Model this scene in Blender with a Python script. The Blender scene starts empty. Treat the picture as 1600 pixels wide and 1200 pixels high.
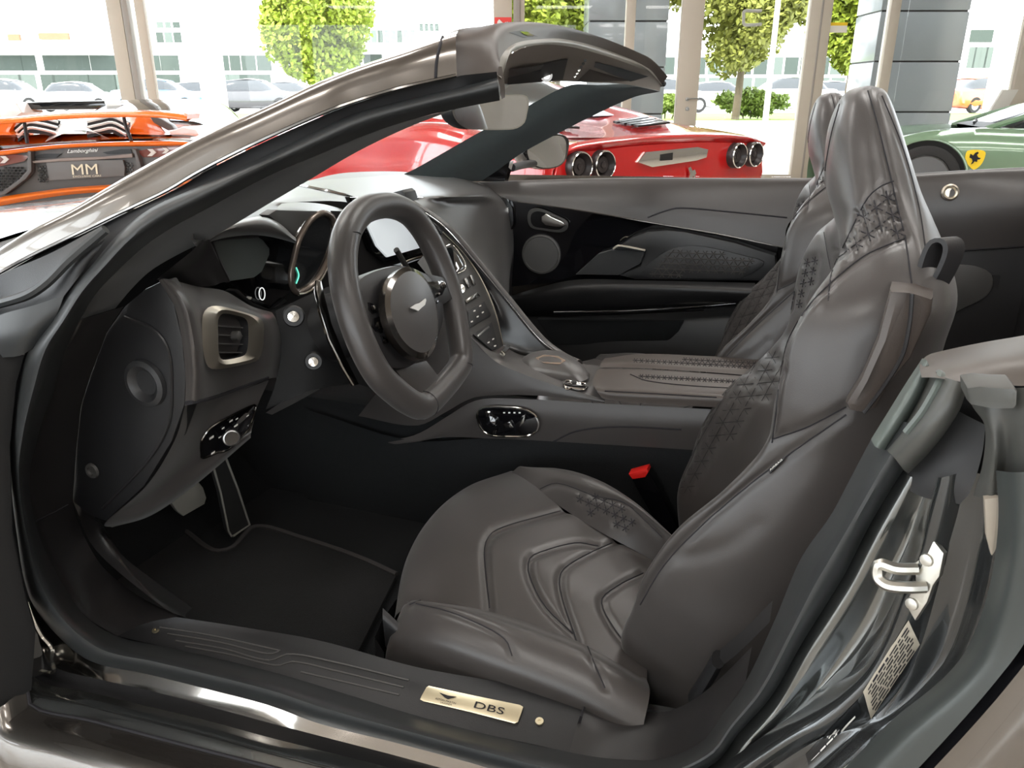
import bpy, bmesh, math, random
from mathutils import Vector, Matrix
from mathutils.bvhtree import BVHTree
random.seed(7)
R = math.radians
# ------------------------------------------------------------------ camera
FPX = 1202.0; TH = R(20.2); PSI = R(21.0)
CAM = Vector((0, -1.44, 1.10))
sc = bpy.context.scene
col = sc.collection
cd = bpy.data.cameras.new('camera'); cam = bpy.data.objects.new('camera', cd); col.objects.link(cam)
cd.sensor_width = 36; cd.lens = 36 * FPX / 1600; cd.clip_end = 400; cd.clip_start = .02
cam.location = CAM; cam.rotation_euler = (R(90) - TH, 0, PSI)
sc.camera = cam
# ------------------------------------------------------------------ world, sun, ceiling lamps, exposure
w = bpy.data.worlds.new('sky'); sc.world = w; w.use_nodes = True
bg = w.node_tree.nodes['Background']; bg.inputs[0].default_value = (.90, .96, 1, 1); bg.inputs[1].default_value = 5.2
sc.view_settings.view_transform = 'Standard'; sc.view_settings.look = 'None'
sc.view_settings.gamma = 1; sc.view_settings.use_curve_mapping = False
sc.view_settings.exposure = 0.5
RV = Vector((math.cos(PSI), math.sin(PSI), 0)); HV = Vector((-math.sin(PSI), math.cos(PSI), 0)); ZV = Vector((0, 0, 1))
FW = HV * math.cos(TH) - ZV * math.sin(TH); UPV = HV * math.sin(TH) + ZV * math.cos(TH)
def room(u, v, z):                       # showroom frame: u to the right, v towards the window wall
    return CAM * 1 + RV * u + HV * v - Vector((0, 0, CAM.z)) + ZV * z
sd = bpy.data.lights.new('sun', 'SUN'); sun = bpy.data.objects.new('sun', sd); col.objects.link(sun)
sd.energy = 4.5; sd.angle = R(2); sd.color = (1, .95, .85)
sun.rotation_euler = (R(48), 0, R(21 - 35)); sun.location = (0, -4, 12)
for iu in range(4):
    for iv in range(4):
        ld = bpy.data.lights.new('ceiling_lamp', 'AREA'); lo = bpy.data.objects.new('ceiling_lamp', ld); col.objects.link(lo)
        ld.shape = 'RECTANGLE'; ld.size = 1.9; ld.size_y = .9; ld.energy = 48; ld.color = (1, .97, .93)
        lo.location = room(-5.4 + 3.6 * iu, -5.5 + 4.2 * iv, 4.15); lo.rotation_euler = (0, 0, PSI)

# ------------------------------------------------------------------ pixels to points
def ray(x, y): return RV * (x - 800) + UPV * (600 - y) + FW * FPX
def P(x, y, Y=None, X=None, Z=None, v=None, pl=None):
    d = ray(x, y)
    if Y is not None: t = (Y - CAM.y) / d.y
    elif X is not None: t = (X - CAM.x) / d.x
    elif Z is not None: t = (Z - CAM.z) / d.z
    elif v is not None: t = v / d.dot(HV)
    else: t = (pl[0] - CAM).dot(pl[1]) / d.dot(pl[1])
    return CAM + d * t
def L(*pts): return [P(a, b, Y=c) for a, b, c in pts]
def crom(pts, n, closed=False):
    pts = [Vector(p) for p in pts]; m = len(pts)
    if m == 1: return [pts[0].copy() for _ in range(n)]
    if closed: ext = [pts[-1]] + pts + [pts[0], pts[1]]; seg = m
    else: ext = [pts[0] * 2 - pts[1]] + pts + [pts[-1] * 2 - pts[-2]]; seg = m - 1
    ln = [max((ext[i + 2] - ext[i + 1]).length, 1e-7) for i in range(seg)]
    cum = [0]
    for a in ln: cum.append(cum[-1] + a)
    out = []; k = 0
    for i in range(n):
        s = cum[-1] * i / (n if closed else n - 1)
        while k < seg - 1 and s > cum[k + 1]: k += 1
        t = min(max((s - cum[k]) / ln[k], 0), 1)
        p0, p1, p2, p3 = ext[k:k + 4]
        d1 = (p2 - p0) * (ln[k] / max((p2 - p1).length + (p1 - p0).length, 1e-7))
        d2 = (p3 - p1) * (ln[k] / max((p3 - p2).length + (p2 - p1).length, 1e-7))
        t2 = t * t; t3 = t2 * t
        out.append(p1 * (2 * t3 - 3 * t2 + 1) + d1 * (t3 - 2 * t2 + t) + p2 * (-2 * t3 + 3 * t2) + d2 * (t3 - t2))
    return out
# ------------------------------------------------------------------ materials
MATS = {}
def mat(name, colr, rough=.5, metal=0, coat=0, bump=0, bscale=300, vary=0, vscale=8, spec=.5, emit=0, sheen=0, coatr=.03):
    if name in MATS: return MATS[name]
    m = bpy.data.materials.new(name); m.use_nodes = True; MATS[name] = m
    nt = m.node_tree; b = nt.nodes['Principled BSDF']
    b.inputs['Base Color'].default_value = (*colr, 1); b.inputs['Roughness'].default_value = rough
    b.inputs['Metallic'].default_value = metal; b.inputs['Coat Weight'].default_value = coat
    b.inputs['Coat Roughness'].default_value = coatr; b.inputs['Specular IOR Level'].default_value = spec
    b.inputs['Sheen Weight'].default_value = sheen
    if emit: b.inputs['Emission Color'].default_value = (*colr, 1); b.inputs['Emission Strength'].default_value = emit
    tc = nt.nodes.new('ShaderNodeTexCoord')
    nz = nt.nodes.new('ShaderNodeTexNoise'); nz.inputs['Scale'].default_value = vscale; nt.links.new(tc.outputs['Object'], nz.inputs['Vector'])
    mx = nt.nodes.new('ShaderNodeMix'); mx.data_type = 'RGBA'
    a = max(vary, .03)
    mx.inputs[6].default_value = (*[c * (1 - a) for c in colr], 1); mx.inputs[7].default_value = (*[min(1, c * (1 + a)) for c in colr], 1)
    nt.links.new(nz.outputs['Fac'], mx.inputs[0]); nt.links.new(mx.outputs[2], b.inputs['Base Color'])
    if bump:
        vz = nt.nodes.new('ShaderNodeTexVoronoi'); vz.inputs['Scale'].default_value = bscale; nt.links.new(tc.outputs['Object'], vz.inputs['Vector'])
        bp = nt.nodes.new('ShaderNodeBump'); bp.inputs['Strength'].default_value = bump; bp.inputs['Distance'].default_value = .001
        nt.links.new(vz.outputs['Distance'], bp.inputs['Height']); nt.links.new(bp.outputs['Normal'], b.inputs['Normal'])
    return m
def glassmat(name, tint=(1, 1, 1), ior=1.3):
    if name in MATS: return MATS[name]
    m = bpy.data.materials.new(name); m.use_nodes = True; MATS[name] = m; nt = m.node_tree
    nt.nodes.remove(nt.nodes['Principled BSDF'])
    t = nt.nodes.new('ShaderNodeBsdfTransparent'); t.inputs[0].default_value = (*tint, 1)
    g = nt.nodes.new('ShaderNodeBsdfGlossy'); g.inputs['Roughness'].default_value = .0
    lw = nt.nodes.new('ShaderNodeFresnel'); lw.inputs['IOR'].default_value = ior
    x = nt.nodes.new('ShaderNodeMixShader'); nt.links.new(lw.outputs[0], x.inputs[0]); nt.links.new(t.outputs[0], x.inputs[1]); nt.links.new(g.outputs[0], x.inputs[2])
    nt.links.new(x.outputs[0], nt.nodes['Material Output'].inputs[0]); return m
LEA = mat('leather_brown_grey', (.039, .0342, .0322), .36, bump=.06, bscale=700, vary=.10, vscale=14, sheen=.12)
LEAB = mat('leather_black', (.017, .016, .0165), .42, bump=.06, bscale=700, vary=.10)
LEAC = mat('leather_armrest', (.058, .047, .041), .44, bump=.06, bscale=700, vary=.08)
SUEDE = mat('suede_dark', (.022, .023, .024), .95, vary=.2, vscale=60, sheen=.15)
SUEDEG = mat('suede_green_black', (.018, .024, .024), .95, vary=.2, vscale=60, sheen=.15)
RUB = mat('rubber_seal', (.024, .026, .027), .46, vary=.1, vscale=30)
RUBM = mat('rubber_moulded_grey', (.058, .058, .053), .45, vary=.15, vscale=20)
PLAS = mat('plastic_black', (.010, .010, .011), .5, bump=.1, bscale=700)
PLASG = mat('plastic_grey', (.05, .048, .046), .5)
GLOSS = mat('piano_black', (.004, .004, .005), .06, coat=1)
PAINT = mat('grey_metallic_paint', (.165, .15, .135), .24, metal=.9, coat=1)
PAINTD = mat('dark_grey_jamb_paint', (.17, .178, .175), .16, metal=.9, coat=1)
LEAD = mat('leather_deep_black', (.009, .0088, .0092), .45, bump=.06, bscale=700, vary=.1)
PAINTB = mat('sill_reflection_paint', (.44, .41, .375), .12, metal=1, coat=1)  # body paint brightened so the sill's floor reflection sits in the colour
CHROME = mat('chrome', (.80, .78, .74), .12, metal=1)
SATIN = mat('satin_silver', (.70, .64, .54), .38, metal=1)
DKCHROME = mat('dark_chrome', (.20, .19, .18), .15, metal=1)
GOLD = mat('champagne_metal', (.74, .66, .47), .35, metal=1, vary=.06)
SEAM = mat('seam_thread', (.010, .009, .012), .8)
CARPET = mat('carpet_black', (.0022, .0030, .0038), 1, bump=.6, bscale=900, vary=.3, vscale=90)
MATT = mat('floor_mat_black', (.0032, .0032, .0034), 1, bump=.6, bscale=700, vary=.3, vscale=70)
SCREEN = mat('display_glass', (.012, .013, .014), .07, coat=1)
SCREENG = mat('display_glass_grey', (.11, .125, .12), .3, coat=.3)  # greyer than the other display glass; its reflection is put in the colour
WHITE = mat('white_print', (.75, .74, .70), .6)
REDB = mat('red_plastic', (.75, .02, .015), .4)
MIRROR = mat('mirror_silver', (.92, .93, .93), .0, metal=1)
STEEL = mat('brushed_steel', (.42, .42, .42), .35, metal=1)
ZINC = mat('bare_zinc', (.56, .54, .49), .4, metal=1)
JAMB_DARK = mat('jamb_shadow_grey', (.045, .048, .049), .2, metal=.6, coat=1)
GLASS = glassmat('clear_glass'); WSGLASS = glassmat('windscreen_glass', (.97, .99, .98), 1.12)
# ------------------------------------------------------------------ mesh helpers
BV = {}
def make(name, verts, faces, m, parent=None, ang=40, flat=False, facecam=False, label=None, mats=None, fm=None):
    verts = [Vector(v) for v in verts]
    c = sum(verts, Vector()) / len(verts)
    me = bpy.data.meshes.new(name); me.from_pydata([v - c for v in verts], [], faces)
    if facecam:
        s = 0
        for p in me.polygons: s += p.area * p.normal.dot(CAM - (p.center + c))
        if s < 0: me.flip_normals()
    for p in me.polygons: p.use_smooth = not flat
    if not flat: me.set_sharp_from_angle(angle=R(ang))
    for mm in (mats or [m]): me.materials.append(mm)
    if fm:
        for p, k in zip(me.polygons, fm): p.material_index = k
    o = bpy.data.objects.new(name, me); col.objects.link(o)
    place(o, c, parent)
    BV[o.name] = BVHTree.FromPolygons(verts, [tuple(p.vertices) for p in me.polygons])
    if label: o['label'] = label
    return o
WO = {}
def place(o, c, parent):
    WO[o.name] = Vector(c)
    if parent is not None:
        o.parent = parent; o.location = c - WO[parent.name]
    else: o.location = c
def empty(name, c, label, cat, group=None):
    o = bpy.data.objects.new(name, None); col.objects.link(o); o.empty_display_size = .1; place(o, Vector(c), None)
    tag(o, label, cat, group); return o
def tag(o, label, cat, group=None, kind=None):
    if label: o['label'] = label
    if cat: o['category'] = cat
    if group: o['group'] = group
    if kind: o['kind'] = kind
    return o
def struct(o): o['kind'] = 'structure'; return o
def grid_faces(nu, nv, cu=False, cv=False):
    f = []
    for j in range(nv if cv else nv - 1):
        for i in range(nu if cu else nu - 1):
            a = j * nu + i; b = j * nu + (i + 1) % nu; c = ((j + 1) % nv) * nu + (i + 1) % nu; d = ((j + 1) % nv) * nu + i
            f.append((a, b, c, d))
    return f
def loft_pts(rows, nu, nv, cu=False, cv=False, lin=False):
    rr = [crom(r, nu, cu) for r in rows]
    cols = []
    for i in range(nu):
        cp = [r[i] for r in rr]
        if lin:
            o = []
            for k in range(nv):
                t = k / (nv - 1) * (len(cp) - 1); a = min(int(t), len(cp) - 2); o.append(cp[a].lerp(cp[a + 1], t - a))
            cols.append(o)
        else: cols.append(crom_u(cp, nv, cv))
    return [cols[i][j] for j in range(nv) for i in range(nu)]
def crom_u(cp, nv, closed=False):            # uniform parameter so that rows stay rows
    m = len(cp)
    if closed: ext = [cp[-1]] + cp + [cp[0], cp[1]]; seg = m
    else: ext = [cp[0] * 2 - cp[1]] + cp + [cp[-1] * 2 - cp[-2]]; seg = m - 1
    o = []
    for k in range(nv):
        t = k / (nv if closed else nv - 1) * seg; a = min(int(t), seg - 1); t -= a
        p0, p1, p2, p3 = ext[a:a + 4]
        o.append(.5 * ((2 * p1) + (p2 - p0) * t + (2 * p0 - 5 * p1 + 4 * p2 - p3) * t * t + (3 * p1 - p0 - 3 * p2 + p3) * t ** 3))
    return o
def loft(name, rows, m, parent, nu=24, nv=None, cu=False, cv=False, lin=False, thick=0, label=None, ang=50):
    nv = nv or max(2, (len(rows) - 1) * 5 + 1)
    v = loft_pts(rows, nu, nv, cu, cv, lin)
    f = grid_faces(nu, nv, cu, cv)
    o = make(name, v, f, m, parent, facecam=not (cu or cv), label=label, ang=ang)
    if thick:
        s = o.modifiers.new('solid', 'SOLIDIFY'); s.thickness = thick; s.offset = -1
    return o
def frames(pts, closed=False):
    n = len(pts); T = []
    for i in range(n):
        a = pts[(i - 1) % n] if (closed or i > 0) else pts[i]; b = pts[(i + 1) % n] if (closed or i < n - 1) else pts[i]
        t = (b - a); T.append(t.normalized() if t.length > 1e-9 else Vector((0, 0, 1)))
    up = Vector((0, 0, 1)) if abs(T[0].z) < .9 else Vector((1, 0, 0))
    nrm = (up - T[0] * up.dot(T[0])).normalized(); N = []
    for i in range(n):
        nrm = (nrm - T[i] * nrm.dot(T[i])).normalized(); N.append(nrm)
    return T, N
def tube_geo(pts, r, k=8, closed=False, ry=None, caps=True, off=0):
    T, N = frames(pts, closed); v = []; n = len(pts)
    for i in range(n):
        B = T[i].cross(N[i]); rr = r(i / (n - 1)) if callable(r) else r; r2 = rr if ry is None else ry * (rr / (r if not callable(r) else r(.5)))
        for j in range(k):
            a = 2 * math.pi * j / k; v.append(pts[i] + N[i] * math.cos(a) * rr + B * math.sin(a) * r2)
    f = [tuple(x + off for x in q) for q in grid_faces(k, n, True, closed)]
    if caps and not closed: f.append(tuple(off + j for j in range(k))[::-1]); f.append(tuple(off + (n - 1) * k + j for j in range(k)))
    return v, f
def tube(name, pts, r, m, parent, k=8, n=None, closed=False, ry=None, label=None):
    p = crom(pts, n or max(2, len(pts) * 4), closed) if n != 0 else [Vector(q) for q in pts]
    v, f = tube_geo(p, r, k, closed, ry)
    return make(name, v, f, m, parent, label=label)
def tubes(name, paths, r, m, parent, k=5, label=None):
    V = []; Fc = []
    for p in paths:
        if len(p) < 2: continue
        v, f = tube_geo(p, r, k, off=len(V)); V += v; Fc += f
    return make(name, V, Fc, m, parent, label=label)
def slab(name, out, vec, m, parent, bev=0, label=None, seg=2, ang=35):    # outline polygon extruded along vec with rounded rims
    vec = Vector(vec); bm = bmesh.new(); vs = [bm.verts.new(p) for p in out]; f = bm.faces.new(vs)
    r = bmesh.ops.extrude_face_region(bm, geom=[f]); nv = [g for g in r['geom'] if isinstance(g, bmesh.types.BMVert)]
    bmesh.ops.translate(bm, verts=nv, vec=vec); bm.normal_update()
    bmesh.ops.recalc_face_normals(bm, faces=bm.faces)
    if bev:
        es = [e for e in bm.edges if len(e.link_faces) == 2 and e.calc_face_angle() > R(50) and any(len(x.verts) > 4 or x.calc_area() > 0 for x in e.link_faces)]
        big = [x for x in bm.faces if len(x.verts) == len(out)]
        es = [e for e in bm.edges if any(x in big for x in e.link_faces)] if len(out) > 4 else es
        bmesh.ops.bevel(bm, geom=es, offset=bev, segments=seg, affect='EDGES', profile=.6, clamp_overlap=True)
    v = [x.co.copy() for x in bm.verts]; bm.verts.index_update(); fs = [tuple(q.index for q in x.verts) for x in bm.faces]; bm.free()
    return make(name, v, fs, m, parent, ang=ang, label=label)
def smooth2(poly, n=40):
    return [(p.x, p.y) for p in crom([Vector((a, b, 0)) for a, b in poly], n, True)]
def boxg(c, s, ax=None):
    ax = ax or (Vector((1, 0, 0)), Vector((0, 1, 0)), Vector((0, 0, 1))); c = Vector(c); v = []
    for i in (-1, 1):
        for j in (-1, 1):
            for k in (-1, 1): v.append(c + ax[0] * i * s[0] / 2 + ax[1] * j * s[1] / 2 + ax[2] * k * s[2] / 2)
    return v, [(0, 1, 3, 2), (4, 6, 7, 5), (0, 4, 5, 1), (2, 3, 7, 6), (0, 2, 6, 4), (1, 5, 7, 3)]
def box(name, c, s, m, parent=None, ax=None, bev=0, label=None):
    v, f = boxg(c, s, ax)
    if not bev: return make(name, v, f, m, parent, ang=30, label=label)
    bm = bmesh.new(); vs = [bm.verts.new(p) for p in v]; [bm.faces.new([vs[i] for i in q]) for q in f]
    bmesh.ops.recalc_face_normals(bm, faces=bm.faces); bmesh.ops.bevel(bm, geom=list(bm.edges), offset=bev, segments=2, affect='EDGES', profile=.6)
    v = [x.co.copy() for x in bm.verts]; bm.verts.index_update(); fs = [tuple(q.index for q in x.verts) for x in bm.faces]; bm.free()
    return make(name, v, fs, m, parent, ang=35, label=label)
def lathe(name, prof, c, axis, m, parent, k=28, sx=1, label=None, up=None, caps=True):
    axis = Vector(axis).normalized(); u = Vector(up) if up else (Vector((0, 0, 1)) if abs(axis.z) < .9 else Vector((1, 0, 0)))
    a = (u - axis * u.dot(axis)).normalized(); b = axis.cross(a); v = []
    for r, h in prof:
        for j in range(k):
            t = 2 * math.pi * j / k; v.append(Vector(c) + axis * h + a * math.cos(t) * r + b * math.sin(t) * r * sx)
    f = grid_faces(k, len(prof), True)
    if caps and prof[0][0] > 1e-5: f.append(tuple(range(k))[::-1])
    if caps and prof[-1][0] > 1e-5: f.append(tuple((len(prof) - 1) * k + j for j in range(k)))
    return make(name, v, f, m, parent, label=label)
def on(o, x, y, off=.0008):
    d = ray(x, y).normalized(); t = BV[o.name] if not isinstance(o, BVHTree) else o
    h = t.ray_cast(CAM, d)
    if h[0] is None: return None
    n = h[1]
    if n.dot(d) > 0: n = -n
    return h[0] + n * off
def seam(name, o, lines, m=None, parent=None, r=.0009, off=.0002, step=9, k=5, label=None):
    paths = []
    for ln in lines:
        q = crom([Vector((a, b, 0)) for a, b in ln], max(3, int(sum(math.dist(ln[i], ln[i + 1]) for i in range(len(ln) - 1)) / step)))
        cur = []
        for p in q:
            h = on(o, p.x, p.y, off)
            if h is not None and (not cur or (h - cur[-1]).length < .07): cur.append(h)
            else:
                if len(cur) > 1: paths.append(cur)
                cur = [h] if h is not None else []
        if len(cur) > 1: paths.append(cur)
    for p in paths: res = tubes(name, [p], r, m or SEAM, parent or o, k, label=label)
    return res if paths else None
def inside(x, y, poly):
    c = False; n = len(poly)
    for i in range(n):
        (x1, y1), (x2, y2) = poly[i], poly[i - 1]
        if (y1 > y) != (y2 > y) and x < (x2 - x1) * (y - y1) / (y2 - y1) + x1: c = not c
    return c
def quilt(name, o, poly, a, b, m, parent=None, r=.0009, star=.36, off=.0005):
    # star-shaped stitches on a triangular lattice, laid on the surface
    xs = [p[0] for p in poly]; ys = [p[1] for p in poly]; cx = sum(xs) / len(xs); cy = sum(ys) / len(ys); paths = []
    for i in range(-14, 15):
        for j in range(-14, 15):
            x = cx + i * a[0] + j * b[0]; y = cy + i * a[1] + j * b[1]
            if not inside(x, y, poly): continue
            for d in ((a[0], a[1]), (b[0], b[1]), (b[0] - a[0], b[1] - a[1])):
                p = [on(o, x - d[0] * star, y - d[1] * star, off), on(o, x, y, off - .0006), on(o, x + d[0] * star, y + d[1] * star, off)]
                if all(q is not None for q in p) and (p[0] - p[2]).length < .06: paths.append(p)
    if paths:
        q = tubes(name, paths, r, m, parent or o, 4); q['kind'] = 'stuff'; return q
def decal(name, o, poly, m, parent=None, off=.001, thick=.0, label=None):
    pts = [on(o, x, y, off) for x, y in poly]; pts = [p for p in pts if p is not None]
    if len(pts) < 3: return None
    c = sum(pts, Vector()) / len(pts); n = len(pts)
    if thick:
        nn = sum(((pts[i] - c).cross(pts[(i + 1) % n] - c) for i in range(n)), Vector()).normalized()
        if nn.dot(CAM - c) < 0: nn = -nn
        return slab(name, pts, nn * thick, m, parent or o, bev=thick * .45, label=label)
    return make(name, pts + [c], [(i, (i + 1) % n, n) for i in range(n)], m, parent or o, label=label, facecam=True)
FONT = None
def text(name, s, p0, p1, p2, m, parent, ext=.0002, shear=0, label=None):
    # p0 baseline left, p1 baseline right, p2 top left
    cu = bpy.data.curves.new('t', 'FONT'); cu.body = s; cu.extrude = 0; cu.shear = shear; cu.resolution_u = 3
    o = bpy.data.objects.new('t', cu); col.objects.link(o); bpy.context.view_layer.update()
    me = bpy.data.meshes.new_from_object(o.evaluated_get(bpy.context.evaluated_depsgraph_get()))
    vs = [v.co.copy() for v in me.vertices]; fs = [tuple(p.vertices) for p in me.polygons]
    bpy.data.objects.remove(o); bpy.data.meshes.remove(me)
    x0 = min(v.x for v in vs); x1 = max(v.x for v in vs); y0 = min(v.y for v in vs); y1 = max(v.y for v in vs)
    ex = p1 - p0; ey = p2 - p0; n = ex.cross(ey).normalized()
    if n.dot(CAM - p0) < 0: n = -n
    V = [p0 + ex * ((v.x - x0) / (x1 - x0)) + ey * ((v.y - y0) / (y1 - y0)) + n * ext for v in vs]
    return make(name, V, fs, m, parent, flat=True, label=label, facecam=True)

def dome(name, out, up, m, parent, rings=7, power=.5, label=None, base=0):
    c = sum(out, Vector()) / len(out); n = len(out); up = Vector(up); V = []
    if base: V += [p - up.normalized() * base for p in out]
    for k in range(rings):
        t = k / rings; V += [c + (p - c) * (1 - t) + up * (1 - (1 - t) ** 2) ** power for p in out]
    V.append(c + up); K_ = rings + (1 if base else 0)
    f = grid_faces(n, K_, True) + [((K_ - 1) * n + i, (K_ - 1) * n + (i + 1) % n, K_ * n) for i in range(n)]
    return make(name, V, f, m, parent, facecam=False, label=label, ang=50)

def proj(p):
    q = p - CAM; k = q.dot(FW); return 800 + FPX * q.dot(RV) / k, 600 - FPX * q.dot(UPV) / k
def groove(o, lines, depth=.004, wpx=7, closedpoly=None):      # presses stitched grooves into a soft surface
    segs = []
    for ln in lines:
        q = crom([Vector((a, b, 0)) for a, b in ln], max(3, int(sum(math.dist(ln[i], ln[i + 1]) for i in range(len(ln) - 1)) / 12)))
        segs += [(q[i].x, q[i].y, q[i + 1].x, q[i + 1].y) for i in range(len(q) - 1)]
    me = o.data; c = WO[o.name]; nrm = [v.normal.copy() for v in me.vertices]
    for v, n in zip(me.vertices, nrm):
        w = v.co + c; tocam = CAM - w
        if n.dot(tocam) < 0: n = -n if not o.name.startswith('backrest') else n
        if n.dot(tocam) <= 0: continue
        x, y = proj(w); best = 1e9
        for x1, y1, x2, y2 in segs:
            if abs(x - x1) > 40 or abs(y - y1) > 40: continue
            dx, dy = x2 - x1, y2 - y1; t = max(0, min(1, ((x - x1) * dx + (y - y1) * dy) / (dx * dx + dy * dy + 1e-9)))
            best = min(best, (x - x1 - t * dx) ** 2 + (y - y1 - t * dy) ** 2)
        if best < (wpx * 3) ** 2: v.co -= n * depth * math.exp(-best / (wpx * wpx))
    me.update(); BV[o.name] = BVHTree.FromPolygons([v.co + c for v in me.vertices], [tuple(p.vertices) for p in me.polygons])
def quilt_lines(poly, a, b, star=.5):
    xs = [p[0] for p in poly]; ys = [p[1] for p in poly]; cx = sum(xs) / len(xs); cy = sum(ys) / len(ys); out = []
    for i in range(-14, 15):
        for j in range(-14, 15):
            x = cx + i * a[0] + j * b[0]; y = cy + i * a[1] + j * b[1]
            if inside(x, y, poly):
                for d in ((a[0], a[1]), (b[0], b[1]), (b[0] - a[0], b[1] - a[1])): out.append([(x - d[0] * star, y - d[1] * star), (x, y), (x + d[0] * star, y + d[1] * star)])
    return out
def bil(q, s, t): return tuple((q[0][k] * (1 - s) + q[1][k] * s) * (1 - t) + (q[3][k] * (1 - s) + q[2][k] * s) * t for k in (0, 1))
def sticker(name, o, q, m, parent, off=.001, n=14, k=8, label=None):   # q: four pixel corners bl, br, tr, tl, wrapped on the surface
    V = [on(o, *bil(q, i / n, j / k), off) for j in range(k + 1) for i in range(n + 1)]
    if any(v is None for v in V): return None
    return make(name, V, grid_faces(n + 1, k + 1), m, parent, label=label, facecam=True)
def wraptext(name, o, s, q, m, parent, off=.0015):
    cu = bpy.data.curves.new('t', 'FONT'); cu.body = s; cu.resolution_u = 2
    t = bpy.data.objects.new('t', cu); col.objects.link(t); bpy.context.view_layer.update()
    me = bpy.data.meshes.new_from_object(t.evaluated_get(bpy.context.evaluated_depsgraph_get()))
    vs = [v.co.copy() for v in me.vertices]; fs = [tuple(p.vertices) for p in me.polygons]; bpy.data.objects.remove(t); bpy.data.meshes.remove(me)
    x0 = min(v.x for v in vs); x1 = max(v.x for v in vs); y0 = min(v.y for v in vs); y1 = max(v.y for v in vs)
    V = [on(o, *bil(q, (v.x - x0) / (x1 - x0), (v.y - y0) / (y1 - y0)), off) for v in vs]
    if any(v is None for v in V): return None
    return make(name, V, fs, m, parent, flat=True, facecam=True)
# ================================================================== showroom
RA = (RV, HV, ZV)
def rbox(name, u0, u1, v0, v1, z0, z1, m, parent=None, bev=0, label=None):
    return box(name, room((u0 + u1) / 2, (v0 + v1) / 2, (z0 + z1) / 2), (abs(u1 - u0), abs(v1 - v0), abs(z1 - z0)), m, parent, RA, bev, label)
def toroom(p): q = p - Vector((CAM.x, CAM.y, 0)); return q.dot(RV), q.dot(HV), q.z
def ux(x, v, y=150): return toroom(P(x, y, v=v))[0]
def zy(y, v, x=800): return toroom(P(x, y, v=v))[2]
WV = 12.0
def tilemat():
    m = mat('floor_tile', (.48, .44, .39), .12, vary=.06, vscale=1.5); nt = m.node_tree; b = nt.nodes['Principled BSDF']
    br = nt.nodes.new('ShaderNodeTexBrick'); br.offset = 0; br.inputs['Scale'].default_value = 1.0; br.inputs['Brick Width'].default_value = .9; br.inputs['Row Height'].default_value = .9; br.inputs['Mortar Size'].default_value = .008
    br.inputs['Color1'].default_value = (.50, .455, .40, 1); br.inputs['Color2'].default_value = (.47, .43, .38, 1); br.inputs['Mortar'].default_value = (.12, .11, .1, 1)
    tc = nt.nodes.new('ShaderNodeTexCoord'); nt.links.new(tc.outputs['Object'], br.inputs['Vector']); nt.links.new(br.outputs['Color'], b.inputs['Base Color']); return m
struct(rbox('floor', -11, 11, -9, WV, -.05, 0, tilemat()))
CEIL = mat('ceiling_plaster', (.42, .38, .34), .8)
WALLM = mat('wall_plaster', (.50, .47, .43), .8)
struct(rbox('ceiling', -11, 11, -9, WV + .2, 4.3, 4.45, CEIL))
wb = struct(rbox('wall_back', -11, 11, -9.2, -9, 0, .7, WALLM)); rbox('wall_head', -11, 11, -9.2, -9, 3.9, 4.3, WALLM, wb)
for k in range(9): rbox('wall_pier', -11 + k * 2.7, -10.6 + k * 2.7, -9.2, -9, .7, 3.9, WALLM, wb)
for k in range(8):
    if k < 5: struct(rbox('window_%d' % (k + 20), -10.6 + k * 2.7, -8.3 + k * 2.7, -9.11, -9.09, .7, 3.9, GLASS))
    else: rbox('wall_panel', -10.6 + k * 2.7, -8.3 + k * 2.7, -9.15, -9.05, .7, 3.9, WALLM, wb)
wl = struct(rbox('wall_left', -11.2, -11, -9, WV, 0, .3, WALLM)); rbox('wall_head', -11.2, -11, -9, WV, 4.0, 4.3, WALLM, wl)
for k in range(8): rbox('wall_pier', -11.2, -11, -9 + k * 3, -8.8 + k * 3, .3, 4.0, WALLM, wl)
for k in range(7): struct(rbox('window_%d' % (k + 40), -11.11, -11.09, -8.8 + k * 3, -6 + k * 3, .3, 4.0, GLASS)); struct(rbox('wall_right', 11, 11.2, -9, WV, 0, 4.3, WALLM))
FRAME = mat('window_frame_beige', (.50, .44, .36), .45); FRAMED = mat('window_frame_grey', (.30, .27, .24), .5)  # beige frame tone and a darker greyish one for the narrow profiles
wn_ = 0
def mullion(x0, x1, d=.14, m=None, vv=WV, z1=4.3):
    global wn_; wn_ += 1
    return struct(rbox('trim_%d' % wn_, ux(x0, vv), ux(x1, vv), vv - d / 2, vv + d / 2, 0, z1, m or FRAME, bev=.01))
edges = [(192,214),(772,800),(972,986),(1056,1089),(1248,1281),(1368,1383),(1577,1640)]
M = [mullion(*e) for e in edges]
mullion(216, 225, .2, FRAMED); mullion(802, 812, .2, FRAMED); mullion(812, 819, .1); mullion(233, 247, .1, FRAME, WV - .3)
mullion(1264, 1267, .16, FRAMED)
xs = [-900, 192, 772, 972, 1056, 1248, 1368, 1577, 2300]
for i in range(len(xs) - 1):
    struct(rbox('window_%d' % (i + 1), ux(xs[i] + (30 if i else 0), WV), ux(xs[i + 1] + 4, WV), WV - .008, WV + .008, .06, 4.3, GLASS))
wn_ += 1
struct(rbox('trim_%d' % wn_, -11, 11, WV - .06, WV + .06, 0, .06, FRAME))
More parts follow.
